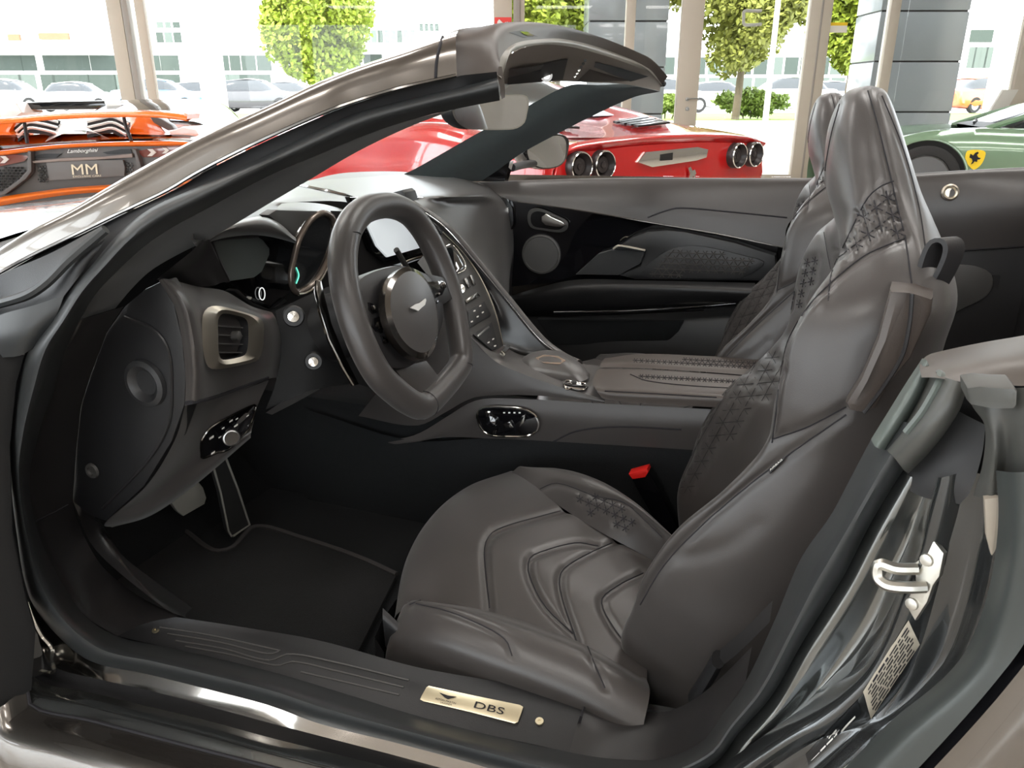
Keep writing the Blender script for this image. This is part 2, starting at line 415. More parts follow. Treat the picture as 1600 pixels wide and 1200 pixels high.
# door lever and lock plate on the glass door
dv = WV - .075
hr = M[3]; M[3].name = 'door_1'; WO['door_1'] = WO['trim_4']
lathe('escutcheon', [(.028, 0), (.026, .01), (0, .012)], P(1074, 155, v=dv), -HV, STEEL, hr, k=16)
tube('lever', [P(1074, 155, v=dv), P(1074, 155, v=dv - .05), P(1080, 154, v=dv - .05), P(1092, 154, v=dv - .05)], .010, STEEL, hr, n=14)
lathe('keyhole_plate', [(.03, 0), (.028, .008), (.012, .009), (.010, .004)], P(1074, 170, v=dv), -HV, STEEL, hr, k=16)
# fire sign, notice and door emblem
fs = slab('fire_sign', [P(a, b, v=WV - .09) for a, b in ((773,27),(799,27),(799,40),(773,40))], HV * .012, mat('sign_red', (.75, .04, .03), .5), None)
tag(fs, 'red fire equipment sign with white symbols on the beige column', 'sign')
slab('flame_symbol', [P(a, b, v=WV - .092) for a, b in ((777,38),(777,34),(780,30),(783,33),(786,36),(786,39),(780,39.5))], -HV * .002, WHITE, fs)
for k in range(3): slab('sign_mark', [P(a, b, v=WV - .092) for a, b in ((789 + k * 3, 39), (789 + k * 3, 35 - k % 2), (791 + k * 3, 34), (791 + k * 3, 39))], -HV * .002, WHITE, fs)
nt_ = slab('door_notice', [P(a, b, v=WV - .02) for a, b in ((1297,40),(1324,40),(1323,51),(1296,51))], HV * .004, mat('paper', (.75, .70, .62), .7), None)
tag(nt_, 'white paper notice with yellow top stuck on the glass beside the tree', 'notice')
slab('notice_header', [P(a, b, v=WV - .022) for a, b in ((1297,35),(1325,35),(1324,40),(1297,40))], HV * .004, mat('sign_yellow', (.85, .55, .02), .6), nt_)
em = tube('glass_emblem', [P(a, b, v=WV - .02) for a, b in ((1190,38),(1175,39),(1163,38),(1162,28),(1163,18),(1175,17),(1190,17))], .022, mat('emblem_grey', (.45, .45, .40), .5), None, k=6, n=40)
tag(em, 'grey open square emblem on the entrance glass in front of the tree', 'emblem')
# information stand at the right
st = empty('display_stand', P(1545, 208, v=11) - ZV * .0, 'slanted grey display stand behind the green car', 'stand'); st.location.z = 0; WO[st.name] = Vector(st.location)
slab('stand_board', [P(a, b, v=11) for a, b in ((1568,140),(1592,140),(1556,200),(1552,215),(1527,215),(1531,200))], HV * .05, mat('stand_grey', (.62, .59, .54), .5), st, bev=.006)
cb = toroom(P(1540, 212, v=11.03))
rbox('stand_post', cb[0] - .06, cb[0] + .06, 11.01, 11.07, .02, cb[2], mat('stand_grey', (.62, .59, .54), .5), st); rbox('stand_foot', cb[0] - .25, cb[0] + .25, 10.85, 11.25, 0, .02, STEEL, st)
# ================================================================== outdoors
ZG = .60
PAVE = mat('sunlit_paving', (.62, .60, .56), .8, vary=.06, vscale=1); GRASSM = mat('grass', (.17, .26, .035), .9, vary=.35, vscale=30)
ROAD = mat('road', (.36, .35, .33), .8, vary=.1, vscale=1)
struct(rbox('ground_paving', -40, 40, WV, 21, -.06, -.004, PAVE)); struct(rbox('ground_road', -80, 80, 34, 70, -.06, ZG, ROAD)); struct(make('ground_slope', [room(-60, 17, -.002), room(60, 17, -.002), room(60, 21, ZG + .02), room(-60, 21, ZG + .02)], [(0, 1, 2, 3)], PAVE))
tag(rbox('grass_verge', -60, 60, 21, 34, -.06, ZG + .02, GRASSM), 'mown green grass verge between paving and street', 'grass', kind='stuff')
# cladding columns just outside the glass
CLAD = mat('cladding_blue_grey', (.22, .24, .25), .18, vary=.05, vscale=2, coat=.4)
def cladding(name, x0, x1, ys, v, label):
    e = empty(name, room((ux(x0, v) + ux(x1, v)) / 2, v, 0), label, 'column')
    zs = sorted([zy(y, v) for y in ys]); zs = [0] + [z for z in zs if z > .05] + [4.4]
    for a, b in zip(zs[:-1], zs[1:]):
        rbox('cladding_panel', ux(x0, v), ux(x1, v), v, v + .9, a + .012, b - .012, CLAD, e, bev=.008)
    rbox('column_core', ux(x0, v) + .02, ux(x1, v) - .02, v + .02, v + .88, 0, 4.4, PLAS, e)
cladding('clad_column', 916, 1037, (33, 105, 178), 13.2, 'blue-grey panelled column behind the red car')
cladding('clad_column', 1357, 1491, (17, 96, 175), 13.0, 'wide blue-grey panelled column behind the green car')
# white pillar and lamp posts
wp = rbox('canopy_pillar', ux(314, 15), ux(344, 15), 15, 15.4, 0, 6, mat('white_render', (.85, .84, .78), .7), bev=.02); tag(wp, 'thick white canopy pillar outside beside the tall tree', 'pillar')
lp_ = empty('lamp_post', P(1200, 150, v=19), 'slim white street lamp post by the hedge', 'lamp'); lp_.location.z = 0; WO[lp_.name] = Vector(lp_.location)
b_ = toroom(lp_.location)
lathe('post', [(.07, 0), (.06, 2), (.05, 7)], lp_.location, ZV, mat('post_white', (.8, .8, .78), .5), lp_, k=12); lathe('post_collar', [(.11, 0), (.11, .12), (.07, .14)], lp_.location, ZV, STEEL, lp_, k=12)
# ---- trees
BARK = mat('bark', (.09, .07, .045), .9, vary=.3, vscale=20)
def leaves(name, cen, rad, n, m, parent, size=.11, clump=46):
    V = []; Fc = []; cl = []
    while len(cl) < clump:
        p = Vector((random.uniform(-1, 1), random.uniform(-1, 1), random.uniform(-1, 1)))
        if .25 < p.length < 1: cl.append(p)
    for i in range(n):
        c = random.choice(cl); d = Vector((random.gauss(0, 1), random.gauss(0, 1), random.gauss(0, 1))); d.normalize(); d *= random.random() ** .4 * .30
        q = c * .80 + d; p = Vector(cen) + RV * q.x * rad[0] + HV * q.y * rad[1] + ZV * q.z * rad[2]
        a = Vector((random.gauss(0, 1), random.gauss(0, 1), random.gauss(0, 1))).normalized(); b = a.orthogonal().normalized(); s = size * random.uniform(.6, 1.3); k = len(V)
        V += [p - a * s, p + b * s * .6, p + a * s, p - b * s * .6]; Fc.append((k, k + 1, k + 2, k + 3))
    o = make(name, V, Fc, m, parent, flat=True); o['kind'] = 'stuff'; return o
def leafmat(name, c):
    m = mat(name, c, .6, vary=.45, vscale=3); b = m.node_tree.nodes['Principled BSDF']
    b.inputs['Transmission Weight'].default_value = 0; b.inputs['Subsurface Weight'].default_value = 0; return m
LF = [leafmat('leaf_yellow_green', (.22, .28, .022)), leafmat('leaf_green', (.13, .19, .022)), leafmat('leaf_olive', (.19, .205, .035))]
def tree(x, ytop, ybot, wpx, v, ybase, lf, label, n=5200, size=.12):
    yc_ = (ytop + ybot) / 2; c = P(x, yc_, v=v); rz = (zy(ytop, v, x) - zy(ybot, v, x)) / 2; rx = abs(ux(x + wpx / 2, v, yc_) - ux(x - wpx / 2, v, yc_)) / 2
    base = Vector((c.x, c.y, ZG + .03 if v > 20.5 else 0)); e = empty('street_tree', base, label, 'tree', 'street trees outside the windows')
    tube('trunk', [base, base + ZV * c.z * .5 + RV * .05, c + ZV * rz * .3], lambda t: .11 * (1 - .6 * t), BARK, e, k=9)
    for k in range(6):
        a = k * 1.05; s0 = base + ZV * max(.8, c.z - rz * .8); tube('branch', [s0, s0 + (RV * math.cos(a) + HV * math.sin(a)) * rx * .35 + ZV * rz * .5, s0 + (RV * math.cos(a) + HV * math.sin(a)) * rx * .75 + ZV * rz * .9], lambda t: .06 * (1 - .7 * t), BARK, e, k=6)
    leaves('foliage', c, (rx * 1.12, rx, rz * 1.12), n, lf, e, size)
tree(490, -95, 128, 160, 24, 185, LF[0], 'round bright green tree in front of the white showroom opposite', 20000, .085)
tree(868, -150, 95, 170, 16.5, 190, LF[0], 'yellow-green tree left of the blue-grey panelled column', 24000, .07)
tree(1170, -190, 112, 265, 21.8, 185, LF[2], 'wide olive tree behind the lamp post and entrance door', 46000, .085)
tree(1345, -140, 112, 150, 17.6, 180, LF[0], 'yellow-green tree seen above the paired headrests', 32000, .075)
tree(1590, -20, 80, 40, 22, 160, LF[1], 'small tree cut by the right picture edge', 1500, .09)
# hedges
for x, y0, y1, w_, v, lb in ((1175,132,184,120,23,'loose green shrub hedge behind the lamp post'), (1040,146,180,60,23,'low shrub beside the entrance door frame')):
    c = P(x, (y0 + y1) / 2, v=v); hb_ = empty('shrub', (c.x, c.y, ZG + .03), lb, 'shrub')
    for k in range(5): tube('stem', [Vector((c.x, c.y, ZG + .03)) + RV * (k - 2) * .2, c + RV * (k - 2) * .35], .02, BARK, hb_, k=5)
    leaves('foliage', c, (abs(ux(x + w_ / 2, v) - ux(x - w_ / 2, v)) / 2, .5, (zy(y0, v) - zy(y1, v)) / 2), 5200, LF[1], hb_, .06, 30)
# ---- buildings
WHITEW = mat('white_facade', (.80, .79, .76), .7); PANE = mat('facade_glass', (.055, .072, .062), .5, spec=.2); PANEL = mat('facade_glass_light', (.11, .135, .12), .5, spec=.2); REDR = mat('red_roof', (.55, .10, .05), .6)
def building(name, label, x0, x1, ytop, v, panes, depth=8, extra=()):
    u0, u1 = ux(x0, v), ux(x1, v); e = empty(name, room((u0 + u1) / 2, v, 0), label, 'building')
    rbox('facade', u0, u1, v, v + depth, 0, zy(ytop, v), WHITEW, e)
    for a, b, c, d, m in panes:
        q = [P(a, c, v=v), P(b, c, v=v), P(b, d, v=v), P(a, d, v=v)]
        uu = [toroom(k)[0] for k in q]; zz = [toroom(k)[2] for k in q]
        w_ = rbox('window', min(uu[0], uu[3]), max(uu[1], uu[2]), v - .05, v + .02, zz[2], zz[0], FRAME if False else WHITEW, e)
        rbox('pane', min(uu[0], uu[3]) + .05, max(uu[1], uu[2]) - .05, v - .06, v - .045, zz[2] + .05, zz[0] - .05, m, w_)
    for a, b, c, d, m, nm, dp in extra:
        q0, q1 = toroom(P(a, c, v=v)), toroom(P(b, d, v=v)); rbox(nm, q0[0], q1[0], v - dp, v + .05, q1[2], q0[2], m, e)
    return e
pn = []
for a, b in ((-30,34),(36,56),(70,86),(88,140),(143,182),(184,196),(238,250),(252,282),(338,358),(360,376),(378,400),(402,424)):
    pn += [(a, b, 85, 112, PANE), (a, b, 115, 158, PANEL if (a // 10) % 3 == 0 else PANE)]
pn += [(245,256,33,45,PANEL),(258,268,33,45,PANEL),(270,282,33,45,PANE),(245,256,49,68,PANE),(258,270,49,68,PANEL),(272,284,49,68,PANE)]
building('showroom_building', 'long white glazed showroom building across the street at the left', -420, 426, 14, 52, pn, 8, ((-90,170,66,80,WHITEW,'canopy',1.2),(-40,-6,52,60,REDR,'roof_sign',.2),(14,34,54,64,REDR,'roof_sign',.2),(62,110,52,62,REDR,'roof_sign',.2),(282,300,85,126,WHITEW,'sign_board',.4)))
pn = []
for k in range(9): pn.append((560 + k * 10, 569 + k * 10, 46, 68, PANEL if k % 3 else PANE))
for k in range(4): pn.append((655 + k * 8, 662 + k * 8, 36, 50, PANE))
for k in range(5): pn.append((432 + k * 34, 462 + k * 34, 84, 106, PANE))
ob = building('corner_building', 'white corner building with a dark sign behind the round tree', 430, 760, 20, 66, pn, 8, ((432,448,74,162,mat('sign_black', (.05, .05, .055), .4),'sign_pylon',.5),(426,760,70,78,WHITEW,'canopy',1.5)))
text('sign_lettering', 'O', P(433, 97, v=65.4), P(446, 97, v=65.4), P(433, 83, v=65.4), WHITE, ob)
pn = []
for k in range(26):
    x = 1010 + k * 24; pn += [(x, x + 20, 88, 118, PANE if k % 4 else PANEL), (x, x + 20, 120, 146, PANEL)]
building('office_building', 'pale office block with window bands far behind the trees at the right', 1000, 1650, 74, 52, pn, 8)
pn = []
for k in range(4): pn += [(1515 + k * 9, 1523 + k * 9, 45, 68, PANE), (1513 + k * 9, 1521 + k * 9, 72, 108, PANEL)]
building('glazed_annex', 'glazed white annex seen right of the wide panelled column', 1500, 1560, 20, 40, pn, 6)
wr_ = rbox('outside_pillar', ux(1556, 16), ux(1577, 16), 16, 16.4, 0, 6, mat('white_render', (.85, .84, .78), .7), bev=.02); tag(wr_, 'white outside pillar near the right picture edge', 'pillar')
# ---- parked street cars
TYRE = mat('tyre', (.02, .02, .02), .8); RIM_ = mat('alloy', (.5, .5, .5), .3, metal=1); CGL = mat('car_window', (.03, .035, .04), .08, coat=.5)
def streetcar(x, v, colr, label, heading=0, s=1.0, suv=0):
    v += 6; c = P(x, 170, v=v); c.z = ZG; e = empty('parked_car', c, label, 'car', 'cars parked along the street')
    f = (RV * math.cos(heading) + HV * math.sin(heading)); r = f.cross(ZV)
    m = mat('street_paint_' + label.split()[0], colr, .3, coat=1)
    hz = .12 * suv
    sec = [(-2.1, .55, .80, .45), (-2.0, .78, .92, .30), (-1.2, .84, .95 + hz, .22), (.9, .84, .95 + hz, .22), (1.9, .78, .76, .28), (2.15, .55, .62, .42)]
    rows = [[c + f * L_ * s + r * a * s + ZV * z * s for a, z in ((-w_, lo), (-w_ * 1.04, (lo + hi) / 2), (-w_ * .9, hi), (0, hi + .05), (w_ * .9, hi), (w_ * 1.04, (lo + hi) / 2), (w_, lo), (0, lo - .02))] for L_, w_, hi, lo in sec]
    vv = loft_pts(rows, 20, 24, True); make('body', vv, grid_faces(20, 24, True) + [tuple(range(20)), tuple(23 * 20 + i for i in range(20))], m, e)
    cabs = [(-1.75, .66, .93 + hz, .02), (-1.2, .62, .93 + hz, .42), (-.2, .62, .93 + hz, .50), (.5, .63, .93 + hz, .42), (1.2, .68, .90 + hz, .02)]
    rows = [[c + f * L_ * s + r * a * s + ZV * z * s for a, z in ((-w_ * 1.1, b0), (-w_, b0 + h_ * .7), (-w_ * .8, b0 + h_), (w_ * .8, b0 + h_), (w_, b0 + h_ * .7), (w_ * 1.1, b0))] for L_, w_, b0, h_ in cabs]
    vv = loft_pts(rows, 14, 20, False); make('window_glass', vv, grid_faces(14, 20), CGL, e)
    rows = [[c + f * L_ * s + r * a * s + ZV * z * s for a, z in ((-w_ * .83, b0 + h_ * 1.0), (0, b0 + h_ * 1.08), (w_ * .83, b0 + h_ * 1.0))] for L_, w_, b0, h_ in cabs[1:4]]
    loft('roof', rows, m, e, nu=8, nv=8, thick=.03)
    for L_ in (-1.35, 1.35):
        for sd_ in (-1, 1):
            wh = lathe('wheel', [(.20, -.1), (.31, -.1), (.33, -.05), (.33, .05), (.31, .1), (.20, .1)], c + f * L_ * s + r * sd_ * .78 * s + ZV * .335, r, TYRE, e, k=18, caps=False)
            lathe('wheel_rim', [(.20, -.08), (.21, .085), (.06, .06), (0, .07)], c + f * L_ * s + r * sd_ * .78 * s + ZV * .33, r * sd_, RIM_, wh, k=14)
for a in ((255,33,(.10,.22,.42),'blue parked car left of the white pillar',.05), (322,38,(.75,.75,.74),'white parked car partly behind the white pillar',.1), (402,33,(.05,.05,.055),'black parked car right of the white pillar',0), (458,38.5,(.12,.12,.12),'charcoal parked car below the round tree',0), (20,33,(.35,.36,.36),'silver parked car behind the orange rear wing',0), (130,38.5,(.72,.72,.7),'pale parked car behind the orange roof',0),
          (1222,29.5,(.80,.80,.78),'white parked coupe behind the hedge right of the lamp post',math.pi), (1300,37,(.45,.48,.52),'grey-blue parked car behind the headrests',0), (1040,32,(.5,.5,.5),'grey parked car beside the door frame',0), (1120,38,(.7,.7,.7),'light parked van-like car behind the door lever',.1), (1512,40,(.06,.06,.065),'dark parked estate seen right of the wide column',1.5), (1535,29.5,(.70,.14,.05),'orange-red parked car right of the wide column',.3)):
    streetcar(*a)
# ================================================================== the near car
car = empty('convertible_car', (-.5, 0, 0), 'dark grey open convertible with brown-black leather cockpit filling the foreground', 'car')
def Lx(X, *pts): return [P(a, b, X=X) for a, b in pts]
def Lz(*pts): return [P(a, b, Z=c) for a, b, c in pts]
# ---- weatherstrip round the whole door opening
WS = [(777,121,781,157,-.50,-.485),(720,136,728,167,-.52,-.505),(640,155,650,185,-.555,-.54),(560,176,572,211,-.59,-.575),(480,211,500,241,-.625,-.61),
 (400,251,420,275,-.66,-.645),(290,300,320,328,-.71,-.695),(233,327,265,358,-.735,-.72),(187,363,222,388,-.755,-.735),(147,410,180,427,-.775,-.75),
 (113,450,150,459,-.79,-.755),(80,500,125,500,-.805,-.76),(46,545,102,548,-.815,-.765),(30,600,82,610,-.82,-.77),(18,667,60,680,-.825,-.775),(16,733,46,751,-.825,-.775),
 (26,833,60,833,-.825,-.775),(46,934,92,902,-.825,-.775),(82,985,133,962,-.825,-.775),(137,1031,183,994,-.825,-.775),(229,1053,260,1011,-.825,-.775),
 (321,1076,345,1030,-.825,-.775),(420,1102,440,1054,-.825,-.775),(500,1131,520,1078,-.825,-.775),(612,1159,640,1115,-.825,-.775),(725,1189,755,1146,-.825,-.775),
 (850,1225,870,1171,-.825,-.775),(950,1243,950,1185,-.825,-.775),(1040,1228,1030,1186,-.825,-.775),(1119,1191,1095,1160,-.825,-.775),(1153,1147,1130,1115,-.825,-.775),
 (1205,1088,1165,1065,-.825,-.775),(1256,1000,1210,970,-.825,-.775),(1297,935,1245,885,-.825,-.775),(1321,895,1262,855,-.825,-.775),(1359,820,1298,805,-.825,-.775),
 (1394,761,1330,745,-.825,-.775),(1425,715,1362,685,-.825,-.775),(1450,670,1385,650,-.825,-.775)]
e1 = [P(a, b, Y=y1) for a, b, c, d, y1, y2 in WS]; e2 = [P(c, d, Y=y2) for a, b, c, d, y1, y2 in WS]
q1 = [P(a * .8 + c * .2, b * .8 + d * .2, Y=min(y1, y2) - .018) for a, b, c, d, y1, y2 in WS]
q2 = [P(a * .45 + c * .55, b * .45 + d * .55, Y=min(y1, y2) - .016) for a, b, c, d, y1, y2 in WS]
strip = loft('door_weatherstrip', [e1, q1, q2, e2], RUB, car, nu=220, nv=13, label='black rubber weatherstrip round the door opening')
make('strip_end', [e1[0], q1[0], q2[0], e2[0], P(783, 140, Y=-.47)], [(0, 1, 4), (1, 2, 4), (2, 3, 4)], RUB, strip)
# ---- windscreen pillar, near
T = L((-60,440,-.735),(0,400,-.725),(67,353,-.715),(133,319,-.70),(187,284,-.68),(253,244,-.655),(320,211,-.63),(400,176,-.60),(453,152,-.58),(507,125,-.555),(560,103,-.535),(640,77,-.50),(667,64,-.485),(716,47,-.455))
B = L((-60,462,-.79),(0,427,-.785),(50,400,-.775),(133,360,-.755),(200,327,-.735),(253,303,-.715),(320,264,-.69),(400,224,-.665),(480,188,-.635),(520,171,-.62),(560,157,-.60),(613,141,-.58),(645,133,-.565),(714,118,-.53))
TB = [a.lerp(b, .5) + Vector((.008, -.022, .012)) for a, b in zip(crom(T, 14), crom(B, 14))]
pil = loft('windscreen_pillar', [T, TB, B], PAINT, car, nu=60, nv=11, label='grey painted windscreen pillar')
tube('pillar_trim_line', [p + Vector((0, -.003, 0)) for p in crom(B, 20)], .0022, DKCHROME, pil, k=6, n=60)
CH = L((-60,520,-.80),(0,470,-.80),(60,425,-.79),(133,392,-.775),(187,355,-.755),(240,322,-.735),(300,292,-.71),(400,247,-.665),(480,207,-.63),(560,173,-.595),(640,151,-.56),(720,133,-.525),(775,119,-.50))
loft('window_channel', [[p + Vector((0, .012, 0)) for p in crom(B, 20)] + L((720,118,-.53),(776,112,-.505)), e1[11::-1]], mat('channel_black', (.008, .008, .009), .75), car, nu=60, nv=3, label='black window channel of the pillar')
# corner triangle between pillar foot and weatherstrip
loft('mirror_corner_panel', [L((-80,480,-.80),(0,430,-.79),(80,395,-.78),(160,352,-.765)), L((-80,520,-.81),(0,485,-.80),(60,455,-.80),(120,400,-.79),(165,372,-.775)),
     L((-80,580,-.825),(0,548,-.825),(40,535,-.82),(90,475,-.81),(140,410,-.785))], PLAS, car, nu=26, label='black corner panel at the foot of the pillar')
tube('corner_rubber', L((-60,490,-.81),(0,474,-.815),(45,460,-.815),(75,440,-.81),(110,405,-.80),(165,358,-.78)), .006, RUB, car, k=8, n=40)
loft('corner_moulding', [L((-60,520,-.83),(0,492,-.83),(50,478,-.825),(100,462,-.81)), L((-60,560,-.84),(0,530,-.84),(40,520,-.835),(88,492,-.815)), L((-60,600,-.84),(0,560,-.84),(30,556,-.835),(60,540,-.82))], RUB, car, nu=20)
# ---- inner pillar trim and lower post trim
IT = L((712,171,-.46),(640,198,-.49),(560,236,-.53),(480,283,-.575),(417,320,-.60),(333,370,-.64),(270,402,-.67),(233,425,-.685),(205,452,-.695),(180,482,-.705))
loft('pillar_inner_trim', [e2[1:12], [a.lerp(b, .5) + Vector((0, -.012, 0)) for a, b in zip(crom(e2[1:12], 10), crom(IT, 10))], IT], SUEDE, car, nu=60, nv=9, label='dark suede inner pillar trim')
PR = L((193,479,-.705),(167,520,-.70),(143,583,-.70),(127,633,-.70),(119,700,-.70),(114,783,-.70),(128,830,-.68),(160,885,-.68),(215,930,-.68),(278,962,-.70))
pt = loft('post_trim', [e2[11:20], [a.lerp(b, .45) + Vector((0, -.018, 0)) for a, b in zip(crom(e2[11:20], 10), crom(PR, 10))], PR], LEAB, car, nu=60, nv=9, label='dark leather-grained lower post trim')
seam('post_trim_joint', pt, [[(55,815),(85,800),(116,783)]], parent=pt, r=.0015)
loft('kick_panel', [L((114,783,-.69),(140,800,-.69),(160,820,-.68)), L((150,860,-.68),(165,845,-.67),(178,850,-.64)), L((250,945,-.70),(225,915,-.68),(205,880,-.62)), L((290,965,-.70),(290,960,-.68),(300,950,-.6))], LEAB, car, nu=10, nv=16)
# ---- sill
xe = lambda q, n=.55: q + [q[-1] + Vector((n * .5, 0, 0)), q[-1] + Vector((n, 0, 0))]
E1s = xe(e1[17:28])
S1 = L((62,1005,-.834),(80,1040,-.834),(140,1058,-.834),(229,1078,-.834),(321,1102,-.834),(420,1129,-.834),(500,1150,-.834),(612,1179,-.834),(725,1210,-.834),(850,1246,-.834))
S2 = L((50,1030,-.85),(56,1062,-.86),(140,1082,-.86),(229,1103,-.86),(321,1125,-.86),(420,1152,-.86),(500,1172,-.86),(612,1200,-.86),(725,1230,-.86),(850,1268,-.86))
S3 = L((44,1070,-.89),(52,1102,-.90),(140,1123,-.90),(229,1146,-.90),(321,1170,-.90),(420,1195,-.90),(500,1216,-.90),(612,1246,-.90),(725,1276,-.90),(850,1310,-.90))
S1, S2, S3 = xe(S1), xe(S2), xe(S3)
sill = loft('sill_panel', [E1s, S1], PAINTB, car, nu=60, nv=4, label='glossy grey sill flange reflecting the floor')
loft('sill_groove', [S1, [a + Vector((0, .015, -.004)) for a in S2], S2], PLAS, sill, nu=60, nv=7)
loft('sill_step', [S2, [a.lerp(b, .5) + Vector((0, -.006, .008)) for a, b in zip(S2, S3)], S3], PAINTD, sill, nu=60, nv=9)
tube('sill_joint', [p + Vector((0, -.002, .0)) for p in S3], .0022, SEAM, sill, k=6, n=60)
S3b = [p + Vector((0, -.003, -.002)) for p in S3]
loft('sill_skirt', [S3b, [p + Vector((0, -.045, -.012)) for p in S3], [p + Vector((0, -.06, -.10)) for p in S3], [p + Vector((0, -.01, -.28)) for p in S3]], PAINT, sill, nu=60, nv=22)
tube('check_clip', [P(a, b, Y=-.85) for a, b in ((42,940),(52,968),(66,995),(80,1012),(82,1035),(84,1050),(62,1048))], .003, CHROME, car, k=6, n=40, label='bright metal clip at the door hinge')
# sill tread plate
PT = [P(a, b, Z=.405) for a, b in ((275,964),(380,980),(500,1001),(650,1042),(800,1069),(918,1095))]
PB = [e2[i] for i in range(19, 27)] + [P(889, 1177, Y=-.775)]
tread = loft('sill_tread', [PT, [a.lerp(b, .5) + Vector((0, 0, .006)) for a, b in zip(crom(PT, 8), crom(PB, 8))], PB], PLAS, car, nu=50, nv=9, label='black ribbed sill tread')
PT2 = [P(918, 1095, Z=.408), P(985, 1108, Y=-.69), P(1040, 1112, Y=-.70), P(1085, 1092, Y=-.71), P(1125, 1060, Y=-.72), P(1175, 1010, Y=-.73)]
PB2 = [P(889, 1177, Y=-.775)] + e2[27:32]
loft('sill_trim_rear', [PT2, [a.lerp(b, .5) + Vector((0, -.004, .006)) for a, b in zip(crom(PT2, 7), crom(PB2, 7))], PB2], LEAB, car, nu=26, nv=7)
tubes('tread_joint', [[on(tread, 916 - 26 * t, 1096 + 80 * t, .0005) or P(916 - 26 * t, 1096 + 80 * t, Y=-.74) for t in (0, .3, .6, 1)]], .0018, SEAM, tread)
seam('tread_rib', tread, [[(250,980),(330,993),(438,1017)],[(262,990),(340,1003),(420,1022),(436,1018)],[(275,1001),(350,1014),(420,1032),(452,1022),(520,1034),(639,1063)],[(290,1010),(360,1023),(432,1040),(458,1034),(520,1047),(631,1074)],[(470,1050),(540,1066),(624,1086)]], PLASG, tread, r=.0013, off=.0003)
gp = [(671,1073),(745,1089),(813,1103),(818,1106),(816,1113),(810,1130),(804,1132),(735,1114),(662,1097),(657,1094),(659,1089),(667,1075)]
plate = decal('name_plate', tread, gp, GOLD, tread, off=.001, thick=.002, label='champagne metal tread plate with DBS lettering')
def tx(name, o, s, a, b, c, m, parent, off=.0015, **k):
    A, Bq, Cq = on(o, *a, off), on(o, *b, off), on(o, *c, off)
    if A and Bq and Cq: return text(name, s, A, Bq, Cq, m, parent, **k)
tx('plate_lettering', plate, 'DBS', (740,1106), (786,1117), (744,1096), SEAM, tread, off=.0006)
tx('plate_small_lettering', plate, 'ASTON MARTIN', (680,1093), (712,1101), (681,1090), SEAM, tread, off=.0006)
tx('plate_small_lettering', plate, 'LAGONDA', (688,1099), (706,1103), (689,1096.5), SEAM, tread, off=.0006)
decal('plate_wings', plate, [(686,1082),(700,1087),(714,1089),(706,1091),(700,1093),(695,1090)], SEAM, tread, off=.0006)
for a, b in ((843,1128),(244,985)):
    h = on(tread, a, b, .0005)
    if h: lathe('tread_screw', [(.0055, 0), (.005, .0018), (.002, .0018), (.0018, .0005)], h, (0, -.2, 1), GOLD, tread, k=16)
# ---- rear door jamb
def Lc(Y, *pts): return [P(a, b, Y=Y) for a, b in pts]
E1B = Lc(-.825, (1060,1225),(1119,1191),(1153,1147),(1205,1088),(1256,1000),(1297,935),(1321,895),(1359,820),(1394,761),(1412,732))
J1 = Lc(-.835, (1078,1230),(1133,1194),(1168,1152),(1219,1094),(1270,1007),(1311,942),(1335,902),(1372,829),(1404,770),(1422,738))
J2 = Lc(-.85, (1095,1222),(1153,1178),(1222,1129),(1291,1081),(1339,1040),(1373,992),(1407,913),(1433,855),(1445,800),(1462,742))
J3 = Lc(-.872, (1150,1245),(1215,1195),(1290,1150),(1358,1126),(1412,1068),(1440,1005),(1462,930),(1480,860),(1497,800),(1510,735))
J4 = Lc(-.915, (1260,1260),(1330,1190),(1394,1125),(1462,1070),(1500,1030),(1524,985),(1545,920),(1557,850),(1560,790),(1556,735))
J5 = Lc(-.945, (1370,1265),(1438,1197),(1507,1122),(1559,1061),(1600,1006),(1620,960),(1632,900),(1640,850),(1642,790),(1640,735))
jamb = loft('door_jamb', [E1B, [p + Vector((0, -.008, 0)) for p in J1], [a.lerp(b, .5) + Vector((.006, .004, -.004)) for a, b in zip(J1, J2)], J2], PAINTD, car, nu=60, nv=14, label='glossy dark grey door jamb')
JR = [a.lerp(b, .30) + Vector((-.006, -.018, .004)) for a, b in zip(crom(J2, 20), crom(J3, 20))]
JR2 = [a.lerp(b, .75) + Vector((-.004, -.010, .002)) for a, b in zip(crom(J2, 20), crom(J3, 20))]
ridge = loft('jamb_ridge', [J2, JR, JR2, J3], JAMB_DARK, jamb, nu=60, nv=14)
JC = [a.lerp(b, .55) + Vector((.01, .016, -.01)) for a, b in zip(crom(J3, 20), crom(J4, 20))]
loft('jamb_channel', [J3, JC, J4], JAMB_DARK, jamb, nu=60, nv=12)
JO = [a.lerp(b, .35) + Vector((-.002, -.012, .004)) for a, b in zip(crom(J4, 20), crom(J5, 20))]
loft('jamb_lip', [J4, JO, J5], mat('lip_satin', (.05, .056, .054), .34, metal=.2), jamb, nu=60, nv=12)
J5g = [p + Vector((.003, .008, -.003)) for p in J5]; J5h = [p + Vector((.005, -.002, -.004)) for p in J5]
loft('shut_line', [J5, J5g, J5h], GLOSS, jamb, nu=60, nv=5)
J5h = [J5h[0] + Vector((-.10, .0, -.22)), J5h[0] + Vector((-.06, 0, -.10))] + J5h
QE = [Vector((1.95, -.86, .20 + .72 * i / (len(J5h) - 1))) for i in range(len(J5h))]
QM = [a.lerp(b, .42) + Vector((0, -.07, 0)) for a, b in zip(J5h, QE)]
loft('quarter_panel', [J5h, [a.lerp(b, .06) + Vector((0, -.022, 0)) for a, b in zip(J5h, QE)], QM, QE], PAINT, car, nu=60, nv=18, label='grey rear quarter panel beside the door opening')
